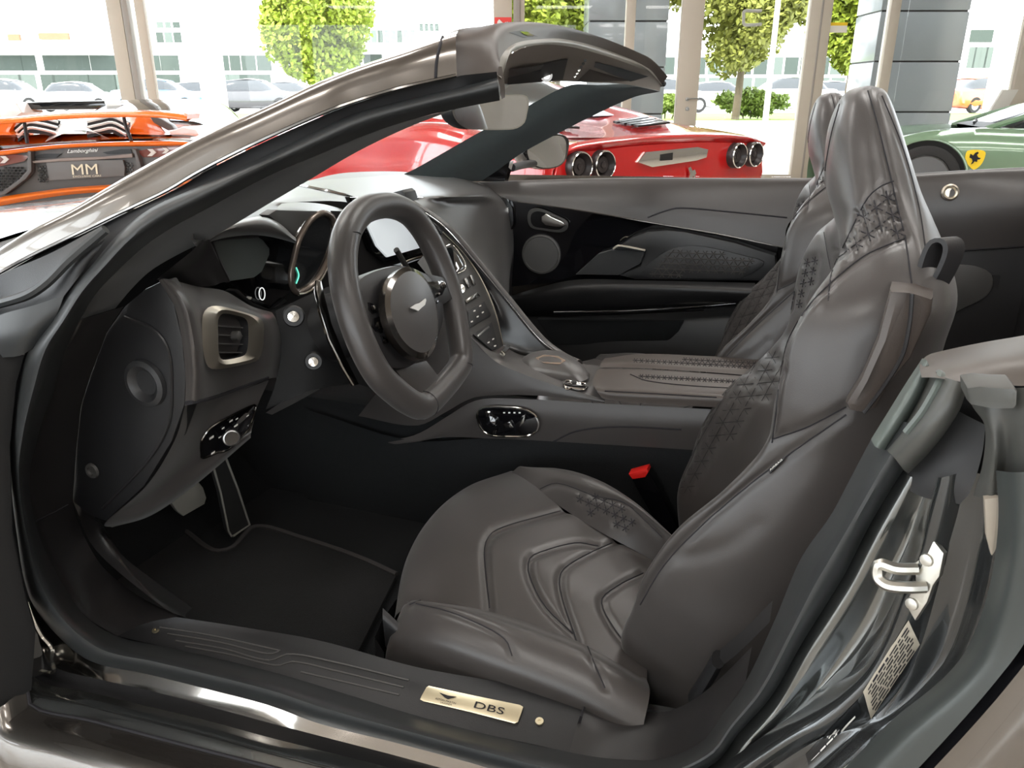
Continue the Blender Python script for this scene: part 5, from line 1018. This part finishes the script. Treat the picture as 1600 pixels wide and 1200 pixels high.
led = loft('door_ledge', [L((785,466,.70),(850,447,.69),(900,437,.67),(1000,438,.65),(1180,442,.65)), L((790,472,.69),(860,458,.65),(950,450,.62),(1050,450,.61),(1180,456,.61)), L((795,486,.69),(860,482,.66),(950,478,.64),(1050,474,.63),(1180,472,.63)), L((800,494,.70),(870,494,.69),(950,491,.69),(1050,486,.69),(1180,480,.69))], LEAD, fd, nu=30, nv=18)
tube('door_gloss_strip', L((866,489,.645),(950,487,.64),(1000,485,.64),(1080,480,.64),(1150,474,.64)), .006, GLOSS, fd, k=10, n=40, label='glossy strip low on the door')
tube('strip_chrome', L((1060,481,.633),(1095,478,.633),(1140,473,.633)), .0022, CHROME, fd, k=6)
lo_ = loft('door_lower', [L((800,494,.70),(900,494,.70),(1050,488,.70),(1180,482,.70)), L((815,530,.69),(900,520,.68),(1050,510,.68),(1150,505,.68)), L((850,580,.67),(920,575,.66),(1050,570,.66),(1150,568,.66))], LEAD, fd, nu=20, nv=10)
slab('door_pocket', Lc(.672, (838,499),(950,501),(1068,502),(1060,518),(1042,536),(960,541),(868,539)), (0, .03, 0), CARPET, fd, bev=.004)
decal('door_badge', led, [(852,438),(872,438),(871,441),(853,441)], STEEL, fd, off=.002)
slab('door_glass', [P(a, b, Y=.765) for a, b in ((900,279),(1000,275.5),(1180,276),(1330,277),(1330,290),(900,290))], (0, .005, 0), GLASS, fd)
loft('door_skin_far', [[Vector((-1.0, .78, .89)), Vector((-.4, .79, .90)), Vector((.2, .79, .90))], [Vector((-1.0, .93, .72)), Vector((-.4, .95, .72)), Vector((.2, .95, .74))], [Vector((-1.0, .92, .3)), Vector((-.4, .92, .3)), Vector((.2, .92, .3))]], PAINT, fd, nu=14, nv=9)
# rear quarter inside, far side
rq = loft('rear_quarter_trim', [L((1330,284,.80),(1440,277,.80),(1520,272,.80),(1600,268,.82),(1720,262,.82)), L((1330,280,.745),(1440,273,.75),(1520,268,.75),(1600,264,.77),(1720,258,.77)), L((1330,330,.72),(1440,325,.72),(1520,320,.72),(1600,316,.73),(1720,310,.74)), L((1330,400,.72),(1440,396,.72),(1520,391,.72),(1600,386,.73),(1720,380,.74))], LEA, car, nu=24, nv=14, label='dark leather rear quarter trim behind the seats')
rq2 = loft('quarter_lower_trim', [L((1330,400,.725),(1440,397,.725),(1520,392,.725),(1600,387,.735),(1720,381,.745)), L((1330,500,.72),(1440,490,.715),(1520,485,.715),(1600,480,.72),(1720,470,.73)), L((1330,620,.72),(1440,610,.715),(1520,600,.715),(1600,590,.72),(1720,580,.73))], LEAB, rq, nu=24, nv=10)
seam('quarter_crease', rq, [[(1440,395),(1520,390),(1600,385)]], SEAM, rq, r=.002)
lathe('quarter_ring', [(.020, -.002), (.020, .004), (.016, .007), (.012, .004), (.010, -.004), (0, -.004)], on(rq, 1484, 301, .002), (.15, -1, .25), SATIN, rq, k=28, label='bright ring in the rear quarter trim')
decal('quarter_speaker', rq2, smooth2([(1470,418),(1500,413),(1530,417),(1548,428),(1550,445),(1540,462),(1510,478),(1470,493)], 30), PLASG, rq, off=.004, thick=.006, label='speaker cover in the quarter trim')
# ================================================================== red coupe
RED = mat('red_paint', (.50, .008, .008), .2, coat=1); REDD = mat('tail_black', (.015, .015, .016), .25, coat=.5); LENS = mat('tail_lens', (.03, .024, .024), .35)
def carframe(u, v, fu, fv):
    f = (RV * fu + HV * fv).normalized(); r = f.cross(ZV); o = room(u, v, 0)
    return lambda l, w_, z: o + f * l + r * w_ + ZV * z, f, r, o
def skin(name, secs, m, parent, K, nu=40, nv=60, label=None):     # secs: (l, [(w,z)...] right half from bottom to centre top)
    rows = []
    for l, half in secs:
        rows.append([K(l, -w_, z) for w_, z in half] + [K(l, w_, z) for w_, z in half[::-1] if w_ > 1e-6])
    v = loft_pts(rows, nu, nv); return make(name, v, grid_faces(nu, nv) , m, parent, facecam=True, label=label, ang=35)
K_, cf, cr, co = carframe(.89, 4.5, -.63, .777); K = lambda l, w_, z: K_(l, w_, z * 1.13 if z > .3 else z)
rc = empty('red_coupe', co, 'glossy red sports coupe with round twin tail lamps seen from behind', 'car')
rb = skin('body', [(0.0, [(.70,.30),(.86,.45),(.90,.60),(.86,.72),(.70,.76),(.35,.775),(0,.78)]), (.06, [(.78,.24),(.92,.42),(.945,.62),(.92,.765),(.74,.79),(.35,.80),(0,.80)]), (.35, [(.85,.20),(.955,.40),(.975,.65),(.93,.80),(.72,.81),(.35,.80),(0,.80)]), (1.0, [(.88,.16),(.97,.40),(.985,.66),(.92,.85),(.70,.87),(.35,.87),(0,.87)]),
    (1.6, [(.86,.15),(.95,.38),(.955,.62),(.88,.83),(.70,.90),(.35,.92),(0,.92)]), (2.4, [(.86,.15),(.93,.38),(.94,.60),(.86,.80),(.70,.87),(.35,.90),(0,.90)]), (3.1, [(.86,.15),(.95,.38),(.965,.60),(.90,.78),(.70,.83),(.35,.86),(0,.86)]), (3.9, [(.86,.15),(.95,.36),(.96,.56),(.88,.70),(.68,.72),(.35,.74),(0,.74)]), (4.5, [(.62,.18),(.72,.30),(.72,.42),(.62,.5),(.45,.52),(.2,.53),(0,.53)])], RED, rc, K, 50, 110)
v = [K(0, w_, z) for w_, z in ((-.70,.30),(-.86,.45),(-.90,.60),(-.86,.72),(-.70,.76),(-.35,.775),(0,.78),(.35,.775),(.70,.76),(.86,.72),(.90,.60),(.86,.45),(.70,.30))]
fas = slab('rear_fascia', [p - cf * .012 for p in v], cf * .03, RED, rc, bev=.01)
# deck lip
loft('deck_lip', [[K(.02, w_, z) for w_, z in ((-.87,.765),(-.7,.80),(-.35,.82),(0,.825),(.35,.82),(.7,.80),(.87,.765))], [K(-.03, w_, z) for w_, z in ((-.87,.755),(-.7,.785),(-.35,.803),(0,.808),(.35,.803),(.7,.785),(.87,.755))], [K(.0, w_, z - .03) for w_, z in ((-.87,.755),(-.7,.782),(-.35,.80),(0,.804),(.35,.80),(.7,.782),(.87,.755))]], RED, rc, nu=40, nv=9)
# cabin with buttresses
skin('cabin', [(.32, [(.74,.79),(.68,.80),(.50,.805),(.25,.80),(0,.80)]), (.6, [(.75,.83),(.68,.86),(.60,.865),(.25,.84),(0,.84)]), (1.0, [(.76,.86),(.69,.925),(.60,.94),(.25,.91),(0,.91)]), (1.7, [(.76,.88),(.70,1.03),(.58,1.10),(.25,1.12),(0,1.12)]), (2.2, [(.74,.86),(.68,1.05),(.56,1.12),(.25,1.15),(0,1.15)]), (2.9, [(.74,.84),(.70,.90),(.58,.94),(.25,.97),(0,.97)]), (3.3, [(.72,.82),(.68,.84),(.56,.86),(.25,.87),(0,.87)])], RED, rc, K, 36, 60)
make('rear_window', loft_pts([[K(.85, -.42, .895), K(.85, 0, .89), K(.85, .42, .895)], [K(1.2, -.40, .985), K(1.2, 0, .98), K(1.2, .40, .985)], [K(1.6, -.38, 1.105), K(1.6, 0, 1.11), K(1.6, .38, 1.105)]], 8, 8), grid_faces(8, 8), CGL, rc)
for sd_ in (-1, 1): make('side_window', [K(1.45, sd_ * .735, .925), K(1.75, sd_ * .70, 1.06), K(2.2, sd_ * .695, 1.06), K(2.85, sd_ * .745, .88)], [(0, 1, 2, 3)], CGL, rc)
make('windscreen', loft_pts([[K(2.3, -.56, 1.12), K(2.3, 0, 1.155), K(2.3, .56, 1.12)], [K(2.95, -.64, .93), K(3.0, 0, .97), K(2.95, .64, .93)]], 8, 4), grid_faces(8, 4), CGL, rc)
for w_ in (-.74, -.573, .573, .74):
    c_ = K(-.050, w_, .70); tl_ = lathe('tail_lamp', [(.074, -.06), (.074, .004), (.068, .012), (.064, .0), (.045, -.03), (.04, -.012), (.022, -.010), (0, -.014)], c_, -cf, LENS, rc, k=30, label='round dark tail lamp')
    lathe('lamp_ring', [(.066, .011), (.069, .0135), (.073, .009)], c_, -cf, CHROME, tl_, k=30, caps=False); lathe('lamp_core', [(.02, -.014), (.016, -.004), (0, -.002)], c_, -cf, LENS, tl_, k=18)
slab('plate_recess', [K(-.03, w_, z) for w_, z in ((-.30,.70),(-.24,.745),(.20,.755),(.30,.74),(.29,.70),(.2,.688),(-.18,.672))], cf * .02, CHROME, rc, bev=.004, label='bright trim over the tail panel')
slab('plate_lamp', [K(-.034, w_, z) for w_, z in ((-.12,.70),(-.02,.70),(-.02,.735),(-.12,.73))], cf * .004, PLAS, rc)
slab('horse_badge', [K(-.03, w_ + .17, z + .595) for w_, z in ((-.03,.0),(-.02,.03),(-.04,.06),(-.02,.065),(0,.045),(.02,.05),(.035,.03),(.025,.02),(.04,-.01),(.025,-.005),(.01,.02),(0,.0),(-.005,-.02),(-.02,-.02))], cf * .008, CHROME, rc, label='small silver horse badge')
slab('diffuser', [K(-.02, w_, z) for w_, z in ((-.80,.24),(-.84,.44),(-.6,.50),(-.3,.46),(.3,.46),(.6,.50),(.84,.44),(.80,.24))], cf * .05, REDD, rc, bev=.01)
for k in range(4):
    slab('deck_louvre', [K(.48 + k * .06, .25, .838 + k * .005), K(.48 + k * .06, .55, .852 + k * .008), K(.515 + k * .06, .55, .858 + k * .008), K(.515 + k * .06, .25, .842 + k * .005)], ZV * .012, REDD, rc); slab('deck_louvre', [K(.48 + k * .06, -.25, .838 + k * .005), K(.48 + k * .06, -.55, .852 + k * .008), K(.515 + k * .06, -.55, .858 + k * .008), K(.515 + k * .06, -.25, .842 + k * .005)], ZV * .012, REDD, rc)
def wheels(K, r, parent, ls, wd=.80, rad=.34):
    for l in ls:
        for sd_ in (-1, 1):
            w0 = lathe('wheel', [(.24, -.12), (rad - .01, -.12), (rad, -.08), (rad, .08), (rad - .01, .12), (.24, .12)], K(l, sd_ * wd, rad), r, TYRE, parent, k=36, caps=False)
            lathe('wheel_rim', [(.255, .09), (.262, .11), (.25, .115), (.235, .06), (.05, .03), (.04, .06), (0, .06)], K(l, sd_ * wd, rad), r * sd_, DKCHROME, w0, k=28)
            for q in range(5):
                a = q * 1.2566; ax1 = (ZV * math.cos(a) + r.cross(ZV) * math.sin(a))
                make('spoke', [K(l, sd_ * wd, rad) + r * sd_ * .09 + ax1 * d_ + ax1.cross(r) * e_ + r * sd_ * g_ for d_, e_, g_ in ((.03,-.025,-.02),(.25,-.035,.0),(.25,.035,.0),(.03,.025,-.02),(.03,-.025,-.05),(.25,-.035,-.03),(.25,.035,-.03),(.03,.025,-.05))], [(0,1,2,3),(7,6,5,4),(0,4,5,1),(3,2,6,7),(1,5,6,2),(0,3,7,4)], RIM_, w0, flat=True)
wheels(K, cr, rc, (.85, 3.45), .84)
# ================================================================== green car
GRN = mat('sage_green_paint', (.20, .31, .20), .2, metal=.2, coat=1); YEL = mat('shield_yellow', (.90, .62, .02), .4)
K, cf, cr, co = carframe(3.46, 9.18, -.96, .28)
K0 = K; K = lambda l, w_, z: K0(-l, w_, z)      # l grows rearwards (to the right of the picture); near side is negative v
gc = empty('green_coupe', co, 'pale sage green sports car with yellow shield at the right', 'car')
sgn = -1 if (K(0, -1, 0) - K(0, 0, 0)).dot(HV) < 0 else 1
Kg = lambda l, w_, z: K(l, w_ * (1 if sgn < 0 else -1), z)       # now w negative = towards the photographer
def gskin(name, secs, m, nu=40, nv=60): 
    rows = [[Kg(l, -w_, z) for w_, z in h_] + [Kg(l, w_, z) for w_, z in h_[::-1] if w_ > 1e-6] for l, h_ in secs]
    return make(name, loft_pts(rows, nu, nv), grid_faces(nu, nv), m, gc, facecam=True, ang=35)
gb = gskin('body', [(0, [(.62,.2),(.72,.32),(.70,.44),(.55,.5),(.3,.53),(0,.54)]), (.5, [(.86,.16),(.94,.36),(.93,.58),(.80,.68),(.4,.66),(0,.66)]), (.95, [(.90,.15),(.965,.40),(.955,.70),(.84,.815),(.42,.74),(0,.74)]), (1.35, [(.90,.15),(.955,.40),(.945,.70),(.84,.845),(.42,.79),(0,.79)]), (1.8, [(.88,.15),(.93,.38),(.93,.68),(.82,.835),(.45,.84),(0,.85)]), (2.6, [(.87,.15),(.94,.36),(.94,.62),(.84,.80),(.5,.85),(0,.85)]),
    (3.4, [(.88,.15),(.97,.4),(.985,.68),(.92,.86),(.6,.92),(0,.93)]), (4.1, [(.86,.2),(.95,.42),(.96,.68),(.88,.86),(.6,.92),(0,.92)]), (4.55, [(.7,.3),(.84,.45),(.86,.62),(.8,.8),(.6,.88),(0,.9)])], GRN, 46, 100)
gskin('cabin', [(1.55, [(.72,.82),(.66,.84),(.4,.86),(0,.87)]), (2.35, [(.74,.85),(.66,1.06),(.5,1.15),(0,1.18)]), (2.9, [(.74,.86),(.66,1.08),(.5,1.17),(0,1.20)]), (3.6, [(.70,.88),(.60,1.0),(.45,1.06),(0,1.08)]), (4.2, [(.6,.9),(.5,.92),(.4,.93),(0,.93)])], CGL, 30, 40)
for sd_ in (-1, 1): tube('screen_pillar', [Kg(1.52, sd_ * .72, .84), Kg(1.95, sd_ * .70, .985), Kg(2.35, sd_ * .66, 1.09), Kg(2.9, sd_ * .64, 1.13), Kg(3.8, sd_ * .62, .98)], .028, GRN, gc, k=8, n=24)
loft('roof', [[Kg(2.3, -.6, 1.12), Kg(2.3, 0, 1.19), Kg(2.3, .6, 1.12)], [Kg(2.9, -.6, 1.14), Kg(2.9, 0, 1.215), Kg(2.9, .6, 1.14)]], GRN, gc, nu=10, nv=5)
make('scuttle', loft_pts([[Kg(1.5, -.68, .85), Kg(1.42, 0, .87), Kg(1.5, .68, .85)], [Kg(1.66, -.68, .885), Kg(1.6, 0, .90), Kg(1.66, .68, .885)]], 8, 4), grid_faces(8, 4), PLAS, gc)
tube('wiper', [Kg(1.5, -.3, .89), Kg(1.62, .1, .905), Kg(1.7, .5, .91)], .012, PLAS, gc, k=6)
for sd_ in (-1, 1):
    gm = lathe('door_mirror', [(0, -.09), (.06, -.08), (.085, -.03), (.085, .02), (.06, .07), (0, .08)], Kg(1.98, sd_ * .99, .835), K(1, 0, 0) - K(0, 0, 0), mat('mirror_green', (.10, .22, .15), .15, coat=1), gc, k=20)
    tube('mirror_arm', [Kg(2.0, sd_ * .86, .80), Kg(1.98, sd_ * .95, .82)], .015, GRN, gm, k=6)
grr = (K(0, 1, 0) - K(0, 0, 0)).normalized()
wheels(lambda l, w_, z: Kg(l, w_, z), grr * (1 if sgn < 0 else -1), gc, (.98, 3.55), .80, .345)
ar_ = [Kg(.98 + math.cos(a) * .40, -.952, .345 + math.sin(a) * .40) for a in [i * math.pi / 16 for i in range(-2, 19)]]
make('wheel_arch', ar_ + [p + (Kg(0, .12, 0) - Kg(0, 0, 0)) for p in ar_], grid_faces(21, 2), PLAS, gc)
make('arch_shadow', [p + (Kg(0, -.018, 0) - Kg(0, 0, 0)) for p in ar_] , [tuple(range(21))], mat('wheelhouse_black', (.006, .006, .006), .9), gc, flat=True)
tube('arch_lip', [p + (Kg(0, -.02, 0) - Kg(0, 0, 0)) for p in ar_], .014, GRN, gc, k=6, n=60)
for l in (.98,):
    c_ = Kg(l, -.985, .345); n_o = (Kg(0, -1, 0) - Kg(0, 0, 0))
    t_ = lathe('tyre_face', [(.335, -.02), (.34, .0), (.32, .012), (.255, .006), (.25, -.005)], c_, n_o, TYRE, gc, k=36, caps=False); lathe('rim_face', [(.25, -.005), (.245, .006), (.22, -.02), (.06, -.03), (0, -.02)], c_, n_o, mat('rim_grey', (.12, .12, .12), .4, metal=.5), t_, k=30)
n_o = (Kg(0, -1, 0) - Kg(0, 0, 0)).normalized()
bvg = BV[gb.name]
def gon(x, y, o_=.004): return on(gb, x, y, o_)
shp = smooth2([(1511,236),(1524,234),(1538,236),(1540,240),(1536,252),(1530,260),(1521,265),(1513,258),(1508,248),(1509,240)], 30)
sp_ = [gon(a, b) for a, b in shp]
if all(sp_):
    sh_ = slab('shield_badge', sp_, (CAM - sp_[0]).normalized() * .004, YEL, gc, label='yellow shield badge with a black horse')
    ho = [(1516,240),(1520,243),(1523,239),(1527,237),(1529,239),(1526,242),(1528,246),(1532,247),(1530,249),(1527,249),(1526,253),(1522,252),(1520,255),(1516,257),(1519,252),(1518,248),(1514,246)]
    hpnt = [gon(a, b, .011) for a, b in ho]
    if all(hpnt): slab('horse_emblem', hpnt, (CAM - hpnt[0]).normalized() * .001, SEAM, sh_)
seam('door_gap', gb, [[(1562,226),(1555,236),(1545,250),(1538,262)]], SEAM, gc, r=.004)
# ================================================================== orange supercar
ORG = mat('orange_paint', (.80, .16, .012), .2, coat=1); ODK = mat('tail_dark_grey', (.085, .075, .07), .4); OWH = mat('glare_and_script_white', (.75, .74, .72), .3, coat=.5)  # white reflections on the engine deck painted as colour; tail script shares it
ov = 6.6; ou = ux(132, ov, 265); K, cf, cr, co = carframe(ou, ov, -.07, 1.0)
oc_ = empty('orange_supercar', co, 'orange supercar with tall rear wing seen from behind at the left', 'car')
def O(pts, l=0): return [P(a, b, v=ov + l) for a, b in pts]
skin('body', [(.25, [(.75,.25),(.98,.4),(1.0,.62),(.92,.80),(.5,.83),(0,.84)]), (.9, [(.9,.18),(1.02,.4),(1.03,.66),(.95,.84),(.5,.86),(0,.86)]), (1.7, [(.9,.15),(1.0,.36),(.99,.62),(.9,.82),(.5,.9),(0,.92)]), (2.6, [(.9,.15),(.98,.36),(.97,.56),(.88,.74),(.5,.8),(0,.8)]), (3.5, [(.9,.15),(1.0,.36),(.99,.56),(.88,.66),(.5,.64),(0,.62)]), (4.3, [(.8,.2),(.9,.3),(.88,.4),(.7,.46),(.4,.48),(0,.48)])], ORG, oc_, K, 40, 60)
skin('cabin', [(1.2, [(.70,.86),(.62,.90),(.5,.92),(0,.93)]), (1.9, [(.72,.84),(.62,1.0),(.5,1.07),(0,1.09)]), (2.4, [(.72,.82),(.62,1.0),(.5,1.07),(0,1.09)]), (3.2, [(.7,.74),(.62,.76),(.5,.78),(0,.79)])], GLOSS, oc_, K, 30, 40)
tp = slab('tail_panel', O([(-110,246),(-40,238),(40,233),(132,230),(225,226),(300,219),(330,224),(320,262),(285,300),(200,306),(60,312),(-60,322),(-110,300)]), HV * .06, ODK, oc_, bev=.01)
loft('deck_edge', [O([(-110,243),(0,233),(80,225),(150,221),(230,219),(330,221)], .18), O([(-112,247),(0,236),(80,227),(150,223),(230,221),(332,222)], -.03), O([(-112,254),(0,243),(80,233),(150,229),(230,228),(332,226)], -.03), O([(-110,256),(0,244),(80,234),(150,230),(230,229),(330,227)], .05)], ORG, oc_, nu=40, nv=12)
wg_ = O([(-140,196),(0,187),(100,179),(190,176),(250,177),(292,182)], -.1)
loft('rear_wing', [[p + HV * .28 + ZV * .012 for p in wg_], [p + HV * .1 + ZV * .018 for p in wg_], wg_, [p - ZV * .035 for p in wg_], [p + HV * .1 - ZV * .02 for p in wg_], [p + HV * .28 + ZV * .004 for p in wg_]], ORG, oc_, nu=40, nv=24, label='tall orange rear wing')
slab('wing_end', O([(288,176),(293,178),(292,186),(287,187)], -.1), HV * .26, ORG, oc_)
for pts in (((37,184),(40,203),(43,224)), ((193,180),(197,198),(205,219))): tube('wing_strut', O(pts, .02), .014, PLAS, oc_, k=8, label='dark wing strut')
# engine deck with louvres
loft('engine_deck', [O([(-60,232),(30,226),(132,219),(230,216),(300,216)], .2), O([(-60,212),(30,206),(132,200),(220,204),(280,206)], .7), O([(-20,186),(60,184),(132,182),(200,182),(250,186)], 1.3)], ORG, oc_, nu=30, nv=14)
loft('deck_spine', [O([(70,222),(110,205),(140,205),(180,220)], .15), O([(84,205),(95,192),(120,190),(138,203)], .6), O([(92,190),(105,185),(118,184),(130,188)], 1.0)], OWH, oc_, nu=16, nv=12)
for sd_, xs_ in ((0, (22, 40, 66, 90)), (1, (134, 158, 182, 200))):
    for k in range(3):
        y = 188 + k * 9; a, b, c_, d = xs_
        pk = ((a + k * 3, y + 12), (b + 4, y - 2), (c_, y), (d, y + 6)) if sd_ == 0 else ((a + 2, y + 6), (b, y + 1), (c_ - 6, y - 2), (d - k, y + 9))
        slab('engine_louvre', O([(p, q - 3.6) for p, q in pk] + [(p, q + 3.6) for p, q in pk[::-1]], .55 - k * .12), HV * .05 + ZV * .01, PLAS, oc_)
        tube('louvre_edge', O([(p, q - 3.6) for p, q in pk], .545 - k * .12), .012, OWH, oc_, k=5, n=12)
slab('deck_buttress', O([(196,218),(205,195),(215,178),(232,176),(248,196),(262,212),(240,217)], .5), HV * .3, ORG, oc_, bev=.02)
slab('deck_buttress', O([(-60,205),(-20,188),(10,186),(22,192),(14,205),(40,222),(0,228),(-60,226)], .5), HV * .3, ORG, oc_, bev=.02)
slab('side_intake', O([(232,180),(252,186),(268,196),(272,202),(262,204),(240,192)], .45), HV * .1, ODK, oc_, bev=.01)
slab('quarter_top', O([(262,206),(285,198),(305,202),(312,212),(290,215),(268,213)], .4), HV * .5, OWH, oc_, bev=.03)
slab('roof_panel', O([(18,170),(30,160),(90,158),(160,157),(172,166),(150,171),(60,172)], 1.9), HV * .8, GLOSS, oc_, bev=.02)
for pts in (((-6,170),(8,160),(24,160),(34,176),(20,186),(0,182)), ((162,160),(178,158),(192,164),(180,170),(166,168))): slab('roof_scoop', O(pts, 1.7), HV * .4, OWH, oc_, bev=.02)
slab('rear_glass', O([(62,180),(86,178),(136,176),(132,184),(110,188),(70,189)], 1.35), HV * .02, mat('glass_lime', (.40, .50, .10), .2), oc_)
# tail details
tl_o = -.02
for pts in (((-20,246),(24,241),(45,244),(38,252),(20,256),(-10,262)), ((214,236),(240,231),(292,226),(300,232),(280,241),(240,246),(224,246))): 
    t1 = slab('tail_light', O(pts, tl_o), HV * .03, mat('tail_red_brown', (.16, .045, .035), .15, coat=1), oc_, bev=.004, label='dark red tail light with pale chevrons')
for cx, cy, s in ((6,249,1),(236,238,1),(258,235,.8)):
    slab('light_chevron', O([(cx - 6 * s, cy - 5 * s), (cx + 2 * s, cy - 5 * s), (cx + 8 * s, cy), (cx + 1 * s, cy + 6 * s), (cx - 6 * s, cy + 6 * s), (cx, cy)], tl_o - .012), HV * .008, mat('chevron_pale', (.55, .48, .44), .4), oc_)
pb_ = slab('number_plate', O([(72,254),(130,250),(192,250),(195,262),(194,275),(130,279),(77,282)], tl_o - .02), HV * .02, mat('plate_grey', (.11, .10, .095), .5), oc_, bev=.004, label='dark show plate reading MM')
GLD = mat('letter_gold', (.62, .53, .38), .45, metal=.3)
def otext(s, a, b, c_, l, m, nm, **k): text(nm, s, P(*a, v=ov + l), P(*b, v=ov + l), P(*c_, v=ov + l), m, oc_, **k)
otext('MM', (113,273), (153,272), (111,257), tl_o - .035, GLD, 'plate_lettering'); otext('EXCLUSIVE CARS', (114,277.5), (158,276), (114,274.5), tl_o - .035, GLD, 'plate_lettering')
otext('Lamborghini', (105,241), (153,239), (105,233.5), tl_o - .03, OWH, 'tail_script', shear=.35)
for pts in (((52,243),(70,240),(96,240),(88,246),(54,247)), ((160,238),(190,233),(204,233),(206,239),(168,241))): slab('tail_slot', O(pts, tl_o + .005), HV * .01, PLAS, oc_)
slab('tail_ledge', O([(50,252),(100,247),(160,245),(206,240),(207,246),(160,249),(100,252),(52,255)], tl_o - .03), HV * .04, mat('tail_ledge_brown', (.20, .15, .13), .4), oc_, bev=.004)
slab('tail_rib', O([(43,236),(48,237),(49,268),(40,280),(8,304),(-4,305),(30,280),(43,266)], tl_o - .05), HV * .06, ODK, oc_, bev=.006); slab('tail_rib', O([(207,232),(212,234),(221,262),(216,263)], tl_o - .05), HV * .06, ODK, oc_, bev=.006)
hx = []
def hexes(nm, poly, step):
    y = min(p[1] for p in poly); k = 0
    while y < max(p[1] for p in poly):
        x = min(p[0] for p in poly) + (step * .6 if k % 2 else 0)
        while x < max(p[0] for p in poly):
            if inside(x, y, poly): slab(nm, O([(x + step * .42 * math.cos(a), y + step * .34 * math.sin(a)) for a in [i * math.pi / 3 for i in range(6)]], tl_o - .002), HV * .01, GLOSS, oc_)
            x += step * 1.2
        y += step * .8; k += 1
hexes('grille_cell', [(-8,264),(38,258),(40,272),(10,296),(-8,298)], 5.4); hexes('grille_cell', [(58,258),(72,257),(74,284),(60,286)], 4.2); hexes('grille_cell', [(196,254),(206,252),(210,268),(198,272)], 4.2)
loft('diffuser_edge', [O([(-110,330),(0,308),(60,299),(120,292),(200,287),(300,280)], -.05), O([(-110,336),(0,314),(60,304),(120,297),(200,292),(300,285)], -.12), O([(-110,346),(0,322),(60,311),(120,303),(200,298),(300,291)], -.08)], ORG, oc_, nu=30, nv=8)
loft('rear_bumper', [O([(-110,346),(0,322),(60,311),(120,303),(200,298),(300,291)], -.07), O([(-110,420),(0,400),(120,385),(300,370)], .0)], ODK, oc_, nu=20, nv=4)
wheels(K, cr, oc_, (.75, 3.45), .86, .35)
